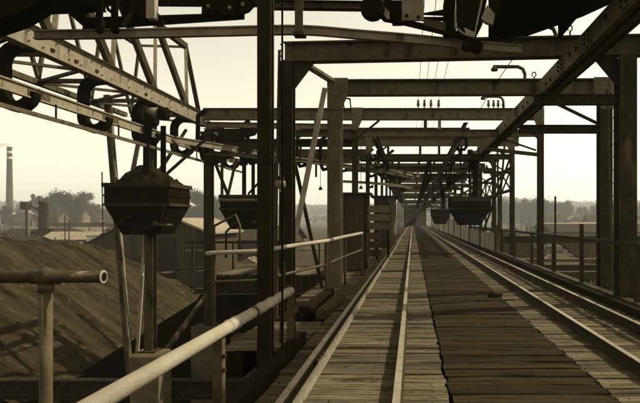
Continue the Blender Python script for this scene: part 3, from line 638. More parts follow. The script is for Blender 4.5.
# hooks standing on beams
for (px, py, s, lb) in [(534, 77, .0245, 'small lifting hook on the second portal beam'), (570, 31, .0208, 'small lifting hook on the nearest portal beam at right')]:
    c = W(px, py, s); o = thing('lifting_hook', lb, 'hook', c, 'small hooks on the beams')
    part('shank', MB().bar(c - Vector((0, 0, .12)), c, .03, .03, (0, 1, 0)), 'steel_dark', o)
    part('eye', MB().tube([c + Vector((.05 * math.sin(a * .7), 0, .06 - .06 * math.cos(a * .7))) for a in range(9)], .016, 6), 'steel_dark', o)
# globe and pendant lamps
gl = thing('globe_lamp', 'round pale globe lamp hanging by the near left posts', 'lamp', W(280, 183, .0195))
c = W(280.5, 184, .0195)
part('globe', MB().ball(c, .105, 16, 10), 'porcelain', gl, True)
part('cap', MB().lathe(c + Vector((0, 0, .07)), [(.085, 0), (.07, .06), (.03, .1)], 12), 'steel_dark', gl, True)
part('stem', MB().tube([c + Vector((0, 0, .14)), c + Vector((0, 0, 1.5))], .012, 6), 'steel_dark', gl)
part('knob', MB().ball(c - Vector((0, 0, .13)), .035, 8, 6), 'pipe_pale', gl, True)
for px, py, s, lb in [(320.5, 190, .034, 'small pendant lamp hanging between the two leaning bars'), (361, 189, .036, 'small pendant lamp hanging right of the thin dark column')]:
    c = W(px, py, s); o = thing('pendant_lamp', lb, 'lamp', c, 'small pendant lamps')
    part('shade', MB().lathe(c, [(.07, 0), (.06, .06), (.02, .12)], 10), 'steel_dark', o, True)
    part('cord', MB().tube([c + Vector((0, 0, .1)), c + Vector((0, 0, 1.6))], .01, 5), 'steel_black', o)

# ------------------------------------------------------------------ ore tubs
def tub(label, cx, yf, zrim, wd=1.74, ln=1.42, m='steel_black'):
    """front face at yf, rim height zrim; hung from the rail above"""
    o = thing('ore_tub', label, 'tub', (cx, yf + ln / 2, zrim - 1.4), 'hanging ore tubs')
    a = wd / 2; cy = yf + ln / 2; b_ = ln / 2
    z0, z1, z2 = zrim, zrim - .58, zrim - 1.38
    ba, bb = .52, .44; t = .03
    body = MB()
    def ring(x, y, z): return [(cx - x, cy - y, z), (cx + x, cy - y, z), (cx + x, cy + y, z), (cx - x, cy + y, z)]
    vs = ring(a, b_, z0) + ring(a, b_, z1) + ring(ba, bb, z2) + ring(ba - t, bb - t, z2 + t) + ring(a - t, b_ - t, z1) + ring(a - t, b_ - t, z0)
    fs = [(8, 9, 10, 11), (12, 15, 14, 13)]
    for l in (0, 1, 3, 4):
        for j in range(4): k_ = (j + 1) % 4; fs.append((l * 4 + j, l * 4 + k_, l * 4 + 4 + k_, l * 4 + 4 + j))
    for j in range(4): k_ = (j + 1) % 4; fs.append((j, k_, 20 + k_, 20 + j))
    body.add(vs, fs); part('body', body, m, o)
    def frame(z, h, e):
        q = MB()
        q.box((cx - a - e, cy - b_ - e, z), (cx + a + e, cy - b_ - .002, z + h)).box((cx - a - e, cy + b_ + .002, z), (cx + a + e, cy + b_ + e, z + h))
        q.box((cx - a - e, cy - b_, z), (cx - a - .002, cy + b_, z + h)).box((cx + a + .002, cy - b_, z), (cx + a + e, cy + b_, z + h)); return q
    part('rim', frame(zrim - .09, .11, .05), 'steel_dark', o)
    part('lower_band', frame(z1 - .02, .07, .035), 'steel_dark', o)
    part('mid_band', frame(zrim - .34, .05, .02), m, o)
    # release lever on the sloping front
    P = lambda fx, fz: Vector((cx + fx, cy - b_ - .10 + (b_ - bb) * max(0, (z1 - (zrim + fz))) / .8, zrim + fz))
    part('lever', MB().tube([P(-.47, -1.02), P(.12, -.78), P(-.22, -1.34)], .022, 8), 'steel_dark', o)
    part('lever', MB().tube([P(-.22, -1.36), P(.62, -1.06), P(.80, -.62)], .022, 8), 'steel_dark', o)
    part('latch', MB().box((cx + .45, cy - b_ - .02, zrim - 1.12), (cx + .55, cy - b_ + .1, zrim - 1.02)), 'steel_mid', o)
    part('chute_flap', MB().add([(cx + a + .01, cy - b_ * .7, z1 - .02), (cx + a + .01, cy + b_ * .7, z1 - .02), (cx + ba + .02, cy + bb * .8, z2 + .1), (cx + ba + .02, cy - bb * .8, z2 + .1),
                                       (cx + a - .05, cy - b_ * .7, z1 - .04), (cx + a - .05, cy + b_ * .7, z1 - .04), (cx + ba - .03, cy + bb * .8, z2 + .08), (cx + ba - .03, cy - bb * .8, z2 + .08)],
                                      [(0, 1, 2, 3), (4, 7, 6, 5), (0, 4, 5, 1), (1, 5, 6, 2), (2, 6, 7, 3), (3, 7, 4, 0)]) or _last(o), m, o) if False else None
    q = MB()
    for i in range(15):
        x = cx - a + .05 + (wd - .1) * i / 14
        for z in (zrim - .04, z1 + .015): q.ball((x, cy - b_ - (.052 if z > z1 + .1 else .037), z), .016, 6, 4)
    for i in range(11):
        y = cy - b_ + .06 + (ln - .12) * i / 10
        for z in (zrim - .04, z1 + .015): q.ball((cx + a + (.052 if z > z1 + .1 else .037), y, z), .016, 6, 4)
    part('rivets', q, 'steel_mid', o, kind='stuff')
    part('sill', MB().box((cx + .55, cy - b_ - .06, z1 - .55), (cx + .85, cy - b_ + .28, z1 - .50)), 'steel_mid', o)
    return o
def hanger(o, cx, cy, zrim, zrail, m='steel_black'):
    part('hanger_bar', MB().bar((cx + .10, cy - .35, zrim - .3), (cx + .10, cy - .35, zrail + .35), .16, .05, (0, 1, 0)), m, o)
    part('hanger_bar', MB().bar((cx + .30, cy + .25, zrim - .3), (cx + .30, cy + .25, zrail + .1), .14, .05, (0, 1, 0)), m, o)
    part('yoke', MB().plate([(cx - .05, zrail - .35), (cx + .25, zrail - .35), (cx + .3, zrail + .25), (cx + .05, zrail + .4), (cx - .1, zrail + .2)], cy - .42, cy - .36), m, o)
    for dy in (-.45, .35):
        part('wheel', MB().lathe((cx - .06, cy + dy, zrail + .27), [(.15, 0), (.17, .02), (.14, .03), (.14, .11), (.17, .12), (.15, .14)], 16, 'x'), m, o)
    part('motor', MB().lathe((cx - .20, cy - .2, zrail + .40), [(.13, 0), (.19, .02), (.19, .24), (.13, .27)], 16, 'x'), m, o, True)
    part('motor', MB().lathe((cx + .38, cy - .2, zrail + .36), [(.13, 0), (.18, .02), (.18, .24), (.13, .27)], 16, 'x'), m, o, True)
    part('motor_shaft', MB().lathe((cx + .07, cy - .2, zrail + .38), [(.15, 0), (.15, .31)], 14, 'x'), 'steel_pale', o, True)
    part('stay', MB().bar((cx + .05, cy + .4, zrim + .1), (cx + .9, cy + 2.2, zrail + .1), .07, .07), m, o)
TX = -7.42
t1 = tub('loaded dark steel ore tub heaped with ore, hanging at left', TX, 15.05, H + .98); hanger(t1, TX, 15.75, H + .98, ZR + .12)
t2 = tub('empty dark ore tub hanging behind the first, beyond the tall post', -6.9, 22.6, H + 1.0); hanger(t2, -7.0, 23.3, H + 1.0, ZR + .12)
part('rolled_band', MB().tube([(-7.8, 22.56, H + .80), (-6.0, 22.56, H + .80)], .07, 10), 'steel_grey', t2, True)
t3 = tub('dark ore tub hanging over the right track in the middle distance', 2.85, 27.4, H + 1.12, 2.0, 1.6); hanger(t3, 2.95, 28.2, H + 1.12, H + 2.94)
part('pale_rim_plate', MB().box((1.9, 27.33, H + .92), (3.8, 27.35, H + 1.1)), 'steel_mid', t3)
t4 = tub('small dark ore tub hanging far along the right track', 2.6, 52, H + 1.0); hanger(t4, 2.7, 52.7, H + 1.0, H + 2.6)
# ore load in tub 1
r = random.Random(3); ol = MB(); n = 26; vs = []; fs = []
from mathutils import noise
for i in range(n + 1):
    for j in range(n + 1):
        u, v = i / n * 2 - 1, j / n * 2 - 1
        mm = .55 * max(abs(u), abs(v)) + .45 * min(1.1, math.hypot(u + .1, v)); hgt = max(0, 1 - .35 * mm - .65 * mm * mm) * .66
        hgt += .10 * noise.noise((u * 3.2, v * 3.2, 1)) + .05 * noise.noise((u * 7, v * 7, 11)) + .04 * noise.noise((u * 14, v * 14, 4)) + (.10 if (u > .7 and abs(v) < .5) else 0)
        vs.append((TX + u * .84, 15.76 + v * .68, H + .90 + max(-.02, hgt)))
for i in range(n):
    for j in range(n): a = i * (n + 1) + j; fs.append((a, a + n + 1, a + n + 2, a + 1))
ol.add(vs, fs); solo('ore_load', ol, 'ore', 'heap of dark crumbly ore filling the loaded tub at left', 'ore', (TX, 15.76, H + .9))

# ------------------------------------------------------------------ supports on the left
def support(name, label, cat, segs, m, group=None):
    o = thing(name, label, cat, segs[0][0], group)
    for i, (a, b, wd, ht, nm, mm) in enumerate(segs): part(nm, MB().bar(a, b, wd, ht, (0, 1, 0)), mm or m, o)
    return o
pr = thing('rail_support', 'steel column on a concrete pier under the loaded tub', 'column', (-7.62, 16.3, -2.2))
part('column', MB().sweep(iprof(.25, .26, .02, .02), [(-7.62, 16.3, -2.17), (-7.62, 16.3, ZB - .15)], (0, 1, 0)), 'steel_mid', pr)
part('base_plate', MB().box((-7.85, 16.05, -2.17), (-7.4, 16.55, -2.13)), 'steel_dark', pr)
part('pier', MB().platex([(15.85, PZ), (16.75, PZ), (16.72, -2.25), (16.66, -2.18), (15.94, -2.18), (15.88, -2.25)], -8.02, -7.2), 'concrete', pr)
part('strut', MB().bar(W(107, 95, .0296), W(130, 379, .0296), .17, .10, (0, 1, 0)), 'steel_mid', pr)
part('strut', MB().bar(W(109.5, 95, .0296), W(132.3, 379, .0296), .05, .13, (0, 1, 0)), 'steel_pale', pr)
part('strut', MB().bar(W(141.5, 128, .030), W(131, 180, .030), .12, .06, (0, 1, 0)), 'steel_pale', pr)
part('strut', MB().bar(W(145, 236, .0298), W(135.5, 379, .0298), .09, .06, (0, 1, 0)), 'pipe_pale', pr)
part('strut', MB().bar(W(126, 279, .0294), W(143, 274.5, .0294), .05, .08), 'pipe_pale', pr)
part('strut', MB().bar(W(155, 178, .0296), W(186, 130, .034), .08, .08), 'steel_dark', pr)
solo('low_girder', MB().ibeam((-14, 16.95, -3.46), (-2.0, 16.95, -3.46), .34, .56, .035), 'steel_dark', 'long dark steel girder low over the ore pit at bottom left', 'girder', (-14, 16.95, -3.6))
solo('low_girder_flange', MB().box((-14, 16.66, -2.995), (-2, 17.14, -2.98)), 'steel_pale', 'pale narrow flange strip on top of the low pit girder', 'flange', (-14, 16.8, -3)) if False else None
solo('diagonal_strut', MB().bar(W(164, 353, .0300), W(207, 294, .0352), .1, .14, (0, 1, 0)), 'steel_mid', 'diagonal strut rising from the concrete pier to the side walkway', 'strut', W(164, 353, .03))
po = thing('rail_support', 'steel column at the end of the lattice bridge, left of the second tub', 'column', (-7.2, 19.8, -4))
part('column', MB().sweep(iprof(.27, .28, .02, .02), [(-7.2, 19.8, PZ), (-7.2, 19.8, ZB - .5)], (0, 1, 0)), 'steel_dark', po)
part('cap', MB().box((-7.45, 19.6, ZB - .5), (-6.95, 20.0, ZB - .42)), 'steel_mid', po)
part('brace', MB().bar(W(214, 160, .0352), W(228, 195, .0352), .09, .09, (0, 1, 0)), 'steel_dark', po)
part('brace', MB().bar(W(236, 160, .0352), W(228, 195, .0352), .08, .08, (0, 1, 0)), 'steel_mid', po)
part('brace', MB().bar(W(222, 150, .0352), W(222, 196, .0352), .08, .08, (0, 1, 0)), 'steel_mid', po)
part('bracket', MB().plate([(-7.05, H + 2.75), (-5.3, H + 2.75), (-5.3, H + 2.55), (-6.0, H + 2.4), (-7.05, H + 1.9), (-7.05, H + 2.3), (-6.4, H + 2.5)], 19.75, 19.82), 'steel_dark', po)
p6 = thing('rail_support', 'thick dark column above the second tub', 'column', (-6.2, 23.6, -2))
part('column', MB().bar((-6.2, 24.8, PZ), (-6.2, 24.8, H + 3.3), .36, .3, (0, 1, 0)), 'steel_dark', p6)
part('arm', MB().bar((-6.2, 24.8, H + 3.1), (-7.3, 24.8, H + 3.3), .2, .25), 'steel_dark', p6)

# side walkway that crosses to the left behind the loaded tub
sw = thing('side_walkway', 'dark side walkway on steel girders reaching left from the deck', 'walkway', (-5, 20.5, 0))
part('edge_girder', MB().ibeam((-7.2, 20.1, -.62), (-2.2, 20.1, -.62), .25, .5, .05), 'steel_dark', sw)
part('lower_girder', MB().ibeam((-7.9, 20.3, -.92), (-2.2, 20.3, -.92), .25, .2, .04), 'steel_mid', sw)
part('edge_girder', MB().ibeam((-7.2, 23.4, -.62), (-2.2, 23.4, -.62), .25, .5, .05), 'steel_dark', sw)
r = random.Random(12)
for i in range(23):
    x = -7.1 + i * .215
    part('plank', MB().box((x, 19.95 + r.uniform(-.08, .08), -.36 + r.uniform(0, .02)), (x + .195, 23.6 + r.uniform(-.1, .1), -.30 + r.uniform(0, .02))), 'plank' if r.random() < .7 else 'plank_dark', sw)
for i in range(9):
    x = -6.9 + i * .58; part('stiffener', MB().box((x, 19.96, -.84), (x + .05, 20.05, -.40)), 'steel_mid', sw)
r5 = thing('angle_railing', 'low dark railing on the far side of the side walkway', 'railing', (-5, 23.4, 0))
part('top_rail', MB().bar((-9.5, 23.4, .72), (-2.6, 23.4, .72), .07, .09), 'steel_dark', r5)
part('mid_rail', MB().bar((-9.5, 23.4, .38), (-2.6, 23.4, .38), .04, .05), 'steel_pale', r5)
for x in (-9.2, -7.5, -5.6, -3.9, -2.7): part('post', MB().bar((x, 23.4, -.4), (x, 23.4, .75), .06, .06, (0, 1, 0)), 'steel_dark', r5)
bp2 = thing('bent_pipe', 'bent pipe arm rising from the side walkway under the second tub', 'pipe', W(214, 255, .034))
part('pipe', MB().tube([W(214, 256, .034), W(214, 226, .034), W(235.5, 215, .034), W(240, 226, .034), W(240, 257, .034)], .05, 8), 'steel_mid', bp2, True)
part('branch', MB().tube([W(226, 258, .034), W(226, 232, .034), W(236, 222, .034)], .04, 8), 'steel_dark', bp2, True)
# loose planks and offcuts on the walkway
for i, (a, b, lb) in enumerate([((160, 262, .0352), (206, 255, .0392), 'loose pale plank lying across the side walkway at left'), ((196, 262, .0356), (222, 258, .0372), 'short loose board lying on the side walkway'), ((176, 264, .0352), (214, 260, .037), 'dark loose board lying on the side walkway edge')]):
    p0 = W(*a); p1_ = W(*b); p0.z = -.22 + .05 * i; p1_.z = -.2 + .05 * i
    solo('loose_board', MB().bar(p0, p1_, .22, .04), ('board_mid', 'board_mid', 'timber_dark')[i], lb, 'board', p0)
bw_ = thing('dark_fill_wall', 'black sloping-topped wall added to darken the space under the side walkway', 'wall', (-7, 20.6, PZ))  # added wall, its black boards stand in for the shade under the walkway
top = [(-12.3, -4.15), (-7.85, -1.38), (-7.85, -.9), (-2.0, -.9)]
def ztop_(x):
    return -4.15 + (x + 12.3) * (2.77 / 4.45) if x < -7.85 else -1.1
xs = [-12.3 + i * .3 for i in range(35)]
for x in xs:
    part('board', MB().plate([(x, PZ), (x + .29, PZ), (x + .29, ztop_(x + .29)), (x, ztop_(x))], 20.62 + .02 * (int(x * 10) % 3), 20.72), 'timber_dark', bw_)
part('capping', MB().bar((-12.4, 20.66, -4.14), (-7.8, 20.66, -1.28), .16, .10), 'timber_dark', bw_)
# pillars and clutter in the dark under the deck
for i, (px, py, s, wd, lb) in enumerate([(206, 325, .0355, .75, 'dim concrete pillar in the dark under the side walkway'), (244, 335, .0355, .7, 'dim concrete pillar below the walkway near the deck')]):
    c = W(px, py, s); solo('concrete_pillar', MB().box((c.x - wd / 2, c.y - .4, PZ), (c.x + wd / 2, c.y + .4, c.z)), 'concrete', lb, 'pillar', (c.x, c.y, PZ), 'pillars in the pit')
for i, (y, z, lb) in enumerate([(24.5, -2.6, 'dark beam deep across the right-hand bunkers'), (30, -3.2, 'farther dark beam deep across the right-hand bunkers')]):
    solo('pit_beam', MB().ibeam((4.4, y, z), (15, y, z), .3, .5), 'steel_dark', lb, 'beam', (4.4, y, z), 'beams across the pit')

# ------------------------------------------------------------------ ore heap
r = random.Random(5); hp = MB(); nx, ny = 230, 260; vs = []; fs = []
hx0, hx1, hy0, hy1 = -60, -12.0, 14, 62
for i in range(nx + 1):
    for j in range(ny + 1):
        x = hx0 + (hx1 - hx0) * (i / nx) ** .7; y = hy0 + (hy1 - hy0) * j / ny
        toe = -12.2 - max(0, (y - 20)) * .135
        crest = .95 - max(0, (y - 24)) * .070
        z = GZ + max(0, (toe - x)) * .73
        soft = .28
        z = -math.log(math.exp(-z / soft) + math.exp(-crest / soft)) * soft
        end = GZ + max(0, (41.5 + .2 * (x + 16) - y)) * .75
        z = min(z, end if end > GZ else GZ)
        rill = noise.noise((y * 1.0 + x * .25, x * .12, 3)) * .20 + noise.noise((y * 2.7 + x * .5, x * .3, 8)) * .10 + noise.noise((x * .8, y * .8, 9)) * .10 + noise.noise((x * 2.6, y * 3.4, 5)) * .07 + noise.noise((x * 6, y * 8, 2)) * .045
        if z > GZ + .1: z += rill
        vs.append((x, y, max(z, GZ - .02)))
for i in range(nx):
    for j in range(ny): a = i * (ny + 1) + j; fs.append((a, a + ny + 1, a + ny + 2, a + 1))
hp.add(vs, fs)
mat('heap', 0.009, 0.044, 0.8, 0.95, stretch=(.4, 1.6, .4), bump=1.0, fine=16, spots=(0.09, 3.2, .62), lo=.36, hi=.64, spec=0.0)
hv = list(vs); lump = MB(); r = random.Random(44)
for i in range(14000):
    q = r.choice(hv)
    if q[2] < GZ + .15 or q[0] < -34 or q[1] > 46: continue
    c = Vector((q[0] + r.uniform(-.3, .3), q[1] + r.uniform(-.25, .25), 0)); c.z = q[2] - (c.x - q[0]) * .7 * (1 if q[0] > -19 else 0) - .02
    e = .014 + .03 * r.random() ** 3; d = [Vector((r.uniform(.5, 1) * a, r.uniform(.5, 1) * b, r.uniform(.4, .9) * cc)) * e for a, b, cc in ((1, 0, 0), (-.5, .8, 0), (-.5, -.8, 0), (0, 0, 1.2), (0, 0, -1))]
    lump.add([c + v_ for v_ in d], [(0, 1, 3), (1, 2, 3), (2, 0, 3), (1, 0, 4), (2, 1, 4), (0, 2, 4)])
heap_o = solo('ore_heap', hp, 'heap', 'large streaked ore heap on the ground behind the loaded tub', 'ore heap', (-16, 25, GZ), smooth=False)
part('lumps', lump, 'heap', heap_o, kind='stuff')

# ------------------------------------------------------------------ left deck furniture in the middle distance
cab = thing('tool_cabinet', 'tall dark wooden cabinet on the deck behind the thin column', 'cabinet', (-1.95, 18.5, 0))
cx0, cx1, cy0, cy1, cz = -2.42, -1.52, 18.2, 19.0, 2.48
part('side_wall', MB().box((cx0, cy0, .05), (cx0 + .04, cy1, cz)).box((cx1 - .04, cy0, .05), (cx1, cy1, cz)).box((cx0, cy1 - .04, .05), (cx1, cy1, cz)), 'timber_dark', cab)
for i in range(5):
    xa = cx0 + .045 + i * .163; part('front_board', MB().box((xa, cy0 + .01 * (i % 2), .06), (xa + .155, cy0 + .04, cz - .02)), 'timber', cab)
part('roof', MB().add([(cx0 - .1, cy0 - .15, cz), (cx1 + .15, cy0 - .15, cz), (cx1 + .15, cy1 + .1, cz + .06), (cx0 - .1, cy1 + .1, cz + .06), (cx0 - .1, cy0 - .15, cz + .05), (cx1 + .15, cy0 - .15, cz + .05), (cx1 + .15, cy1 + .1, cz + .11), (cx0 - .1, cy1 + .1, cz + .11)],
     [(0, 3, 2, 1), (4, 5, 6, 7), (0, 1, 5, 4), (1, 2, 6, 5), (2, 3, 7, 6), (3, 0, 4, 7)]) or (lambda: None)(), 'steel_dark', cab) if False else part('roof', MB().box((cx0 - .1, cy0 - .15, cz + .003), (cx1 + .18, cy1 + .1, cz + .06)), 'steel_dark', cab)
bf = thing('board_fence', 'fence of three wide pale boards right of the dark cabinet', 'fence', (-2.0, 23.5, 0))
for i in range(3): part('board', MB().box((-1.95, 23.5, 1.25 + i * .36), (-.98, 23.55, 1.54 + i * .36)), 'board_pale', bf)
for x in (-1.9, -1.5, -1.02): part('post', MB().box((x - .05, 23.56, -.1), (x + .05, 23.64, 2.35)), 'timber_dark', bf)
for i in range(3): part('board', MB().box((-1.95, 23.5, .12 + i * .36), (-.98 - .35, 23.55, .40 + i * .36)), 'board_mid', bf)
hut = thing('plank_hut', 'narrow pale plank hut at the left edge of the far track', 'hut', (-1.9, 34, 0))
part('wall', MB().box((-2.3, 33.5, -.05), (-1.12, 37, 3.0)), 'board_mid', hut)
for i in range(6): part('board', MB().box((-2.3 + i * .2, 33.44, 0), (-2.12 + i * .2, 33.497, 2.98)), 'board_pale' if i > 3 else 'board_mid', hut)
for i in range(14): part('board', MB().box((-1.117, 33.5 + i * .25, 0), (-1.08, 33.73 + i * .25, 2.98)), 'board_pale', hut)
part('roof', MB().box((-2.5, 33.2, 3.003), (-.85, 37.3, 3.1)), 'roof_dark', hut)
gh = thing('gatehouse', 'dark gatehouse closing the far end of the deck', 'gatehouse', (.5, 146, 0))
part('wall', MB().box((-2.2, 146, -.3), (3.6, 151, 5.2)), 'timber_dark', gh)
part('roof', MB().plate([(-2.6, 5.203), (4.0, 5.203), (4.0, 5.4), (-2.6, 5.5)], 145.6, 151.4), 'roof_dark', gh)
part('door', MB().box((-1.6, 145.9, -.1), (.8, 145.99, 4.0)), 'steel_black', gh); part('door', MB().box((.95, 145.9, -.1), (3.2, 145.99, 4.0)), 'timber', gh)
# parapet of upright pale boards on the right
pp = thing('board_parapet', 'parapet of upright pale boards along the far right deck edge', 'parapet', (4.05, 40, 0))
r = random.Random(8); y = 27.5
while y < 110:
    h_ = (1.02 if y < 44 else 1.75) + r.uniform(-.06, .06)
    part('board', MB().box((4.02 + r.uniform(0, .02), y, 0), (4.06, y + .5 + r.uniform(-.04, .02), h_)), 'board_white', pp); y += .56 if y < 60 else .7
part('capping', MB().box((4.0, 27.5, 1.09), (4.1, 43.6, 1.15)), 'timber_dark', pp)
wl = MB(); wl.plate([(4.7, -3), (7.6, -3), (7.6, -.2), (5.9, .75), (4.7, 1.55)], 33.2, 33.5)
solo('concrete_wing', wl, 'concrete', 'pale triangular concrete wing wall behind the hanging right tub', 'wall', (5.5, 33.2, -3))

# ------------------------------------------------------------------ ore pockets on the right of the deck
def rbox(name, a, b, m, label, cat): return solo(name, MB().box(a, b), m, label, cat, ((a[0] + b[0]) / 2, a[1], min(a[2], b[2])))
sl = MB()
c0, c1, c2, c3 = W(556, 240, .062), W(598, 243, .062), W(620, 266, .062), W(588, 263, .062)
sl.add([c0, c1, c2, c3] + [q + Vector((0, .0, -.5)) for q in (c0, c1, c2, c3)], [(0, 1, 2, 3), (7, 6, 5, 4), (0, 4, 5, 1), (1, 5, 6, 2), (2, 6, 7, 3), (3, 7, 4, 0)])
sl = MB().plate([(c.x, c.z) for c in (c0, W(640, 243, .062), W(680, 246, .062), W(680, 300, .062), W(604, 300, .062), W(584, 262, .062))], 34.7, 35.3)
solo('concrete_slab', sl, 'concrete', 'pale slanted concrete bunker wall right of the deck between the posts', 'wall', (9, 34.7, -3))
for i, (py, s, h_, x0, x1, m, lb) in enumerate([(236, .050, .35, 4.6, 15, 'steel_dark', 'dark cross girder right of the deck, highest of the bunker girders'), (259, .046, .14, 4.6, 15, 'concrete', 'thin pale ledge right of the deck above the dark bunker girder'),
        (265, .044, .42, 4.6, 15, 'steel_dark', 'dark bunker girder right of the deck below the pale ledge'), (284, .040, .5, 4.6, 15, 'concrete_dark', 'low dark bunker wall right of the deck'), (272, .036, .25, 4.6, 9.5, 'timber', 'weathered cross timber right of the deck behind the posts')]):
    z = H + (220 - py) * s; y = FPX * s
    solo('bunker_beam', MB().box((x0, y, z - h_), (x1, y + .5, z)), m, lb, 'beam', (x0, y, z - h_), 'bunker beams right of the deck')
solo('bunker_slab', MB().plate([(4.6, .1), (7.1, -1.1), (8.0, -1.9), (8.0, -4), (4.6, -4)], 26.5, 26.9), 'concrete', 'sloping pale bunker cheek just below the right railing', 'wall', (5, 26.5, -4))
for i, y in enumerate((16, 22, 29)):
    solo('bunker_column', MB().bar((9.0, y, PZ), (9.0, y, -.6), .35, .35, (0, 1, 0)), 'steel_dark', ['nearest', 'middle', 'farthest'][i] + ' dark bunker column right of the deck', 'column', (9, y, PZ), 'bunker columns')
# strip between the two right columns
st_ = thing('ladder_strip', 'slender leaning ladder between the two large right columns', 'ladder', W(612, 300, .0225))
for dx in (-.08, .08):
    part('stile', MB().bar(W(617, 305, .0222) + Vector((dx, 0, 0)), W(611, 90, .0222) + Vector((dx, 0, 0)), .035, .05, (0, 1, 0)), 'steel_mid', st_)
for i in range(16):
    c = W(617 - 6 * i / 16, 300 - 208 * i / 16, .0222); part('rung', MB().tube([c - Vector((.08, 0, 0)), c + Vector((.08, 0, 0))], .014, 6), 'steel_mid', st_)
# diagonal lattice of the right side
for i, (a, b, lb) in enumerate([((505, 140, .048), (497, 240, .048), 'thin raking brace left of the slim right post'), ((513, 150, .047), (483, 232, .052), 'dark raking brace crossing behind the right tub'), ((497, 130, .052), (499, 235, .052), 'thin upright beside the right tub'),
     ((478, 135, .060), (478, 200, .060), 'upright lattice post above the right tub'), ((486, 165, .060), (500, 192, .060), 'short lattice bar above the right tub')]):
    solo('side_brace', MB().bar(W(*a), W(*b), .09, .09, (0, 1, 0)), ('steel_mid', 'steel_dark', 'steel_dark', 'steel_dark', 'steel_dark')[i], lb, 'brace', W(*b), 'braces of the right side')

# ------------------------------------------------------------------ yard, sheds, town, trees, hills
def shed(label, x0, x1, y0, y1, zw, zr, wm, rm, boards=0, door=None, group=None, ridge='y', wins=0):
    o = thing('shed', label, 'shed', ((x0 + x1) / 2, y0, GZ), group)
    part('wall', MB().box((x0, y0, GZ), (x1, y1, zw)), wm, o)
    e = .5; xm = (x0 + x1) / 2; ym = (y0 + y1) / 2; t = .2
    if ridge == 'y':
        part('gable', MB().plate([(x0, zw), (x1, zw), (xm, zr)], y0 + .002, y1 - .002), wm, o)
        for sx, xa in ((-1, x0 - e), (1, x1 + e)):
            k = (zr - zw) / (xm - x0); zb_ = zw - k * e
            part('roof', MB().plate([(xa, zb_ + .02), (xm, zr + .02), (xm, zr + t), (xa, zb_ + t)], y0 - e, y1 + e), rm, o)
    else:
        k = (zr - zw) / (ym - y0); zb_ = zw - k * e
        part('gable', MB().platex([(y0, zw), (y1, zw), (ym, zr)], x0 + .002, x1 - .002), wm, o)
        for ya in (y0 - e, y1 + e):
            part('roof', MB().platex([(ya, zb_ + .02), (ym, zr + .02), (ym, zr + t), (ya, zb_ + t)], x0 - e, x1 + e), rm, o)
    if boards:
        wb = (x1 - x0) / boards; rr = random.Random(int(x0 * 10))
        for i in range(boards): part('board', MB().box((x0 + i * wb + .02, y0 - .05 - rr.uniform(0, .02), GZ), (x0 + (i + 1) * wb - .02, y0 - .003, zw + (0 if ridge == 'x' else max(0, (zr - zw) * (1 - abs((x0 + (i + .5) * wb - xm) / (xm - x0)) - wb / (x1 - x0)))))), wm, o)
    if door: part('doorway_shade', MB().box((door[0], y0 - .09, GZ), (door[1], y0 - .06, door[2])), 'window_dark', o)  # dark panel on the closed wall, paints the shade inside an opening
    for i in range(wins):
        wd = (x1 - x0) / wins; xa = x0 + wd * (i + .3); zz = GZ + (zw - GZ) * .45
        part('window', MB().box((xa, y0 - .06, zz), (xa + wd * .4, y0 - .004, zz + (zw - GZ) * .35)), 'window_dark', o)
    return o
s_ = .085
a = W(154, 232, s_); b_ = W(262, 232, s_)
shed('board-walled shed with a pale roof behind the side walkway', W(150, 0, s_).x, W(206, 0, s_).x, 47.6, 56, W(0, 232, s_).z, W(0, 220, s_).z, 'board_mid', 'roof_pale', 16, (a.x + .3, a.x + 1.9, W(0, 238, s_).z))
sA = shed('open-sided shed with a dark sloping roof left of the loaded tub', -40.5, -26, 66, 76, -2.4, 1.4, 'timber', 'roof_dark', 18, (-36, -29, -2.6))
shed('low shed seen between the bridge column and the second tub', -27, -17.5, 78, 90, -1.2, .6, 'board_mid', 'roof_dark', ridge='x')
for i, (x0, y0, l, rm, lb) in enumerate([(-78, 98, 11, 'roof_dark', 'low yard shed with a dark roof at the far left edge'), (-62, 120, 12, 'roof_dark', 'low dark yard shed in front of the round trees'), (-48, 112, 9, 'roof_pale', 'small pale-roofed yard shed below the round trees'), (-90, 150, 22, 'roof_dark', 'long dark yard shed below the chimney')]):
    shed(lb, x0, x0 + l, y0, y0 + 6, GZ + 1.6, GZ + 2.5, 'timber' if i % 2 == 0 else 'house_wall', rm, ridge='x', wins=4, group='yard sheds')
r = random.Random(61)
for i in range(16):
    px = 2 + i * 8.2 + r.uniform(-3, 3); s = r.uniform(.17, .34); x = (px - 412.5) * s; l = r.uniform(9, 22) * s / .2 * .6; hw = r.uniform(1.2, 2.6) * (s / .22)
    shed(['low dark', 'low weathered', 'small pale-roofed'][i % 3] + ' roof in the crowded yard beyond the heap, ' + ['first', 'second', 'third', 'fourth', 'fifth', 'sixth', 'seventh', 'eighth', 'ninth', 'tenth', 'eleventh', 'twelfth', 'thirteenth', 'fourteenth', 'fifteenth', 'sixteenth'][i] + ' from the left', x, x + l, FPX * s, FPX * s + 8, GZ + hw, GZ + hw + r.uniform(.8, 1.8), r.choice(['house_wall', 'timber', 'brick']), ['roof_dark', 'roof_dark', 'roof_pale'][i % 3], ridge=r.choice('xxy'), wins=3, group='yard roofs beyond the heap')
cl = MB(); r = random.Random(99)
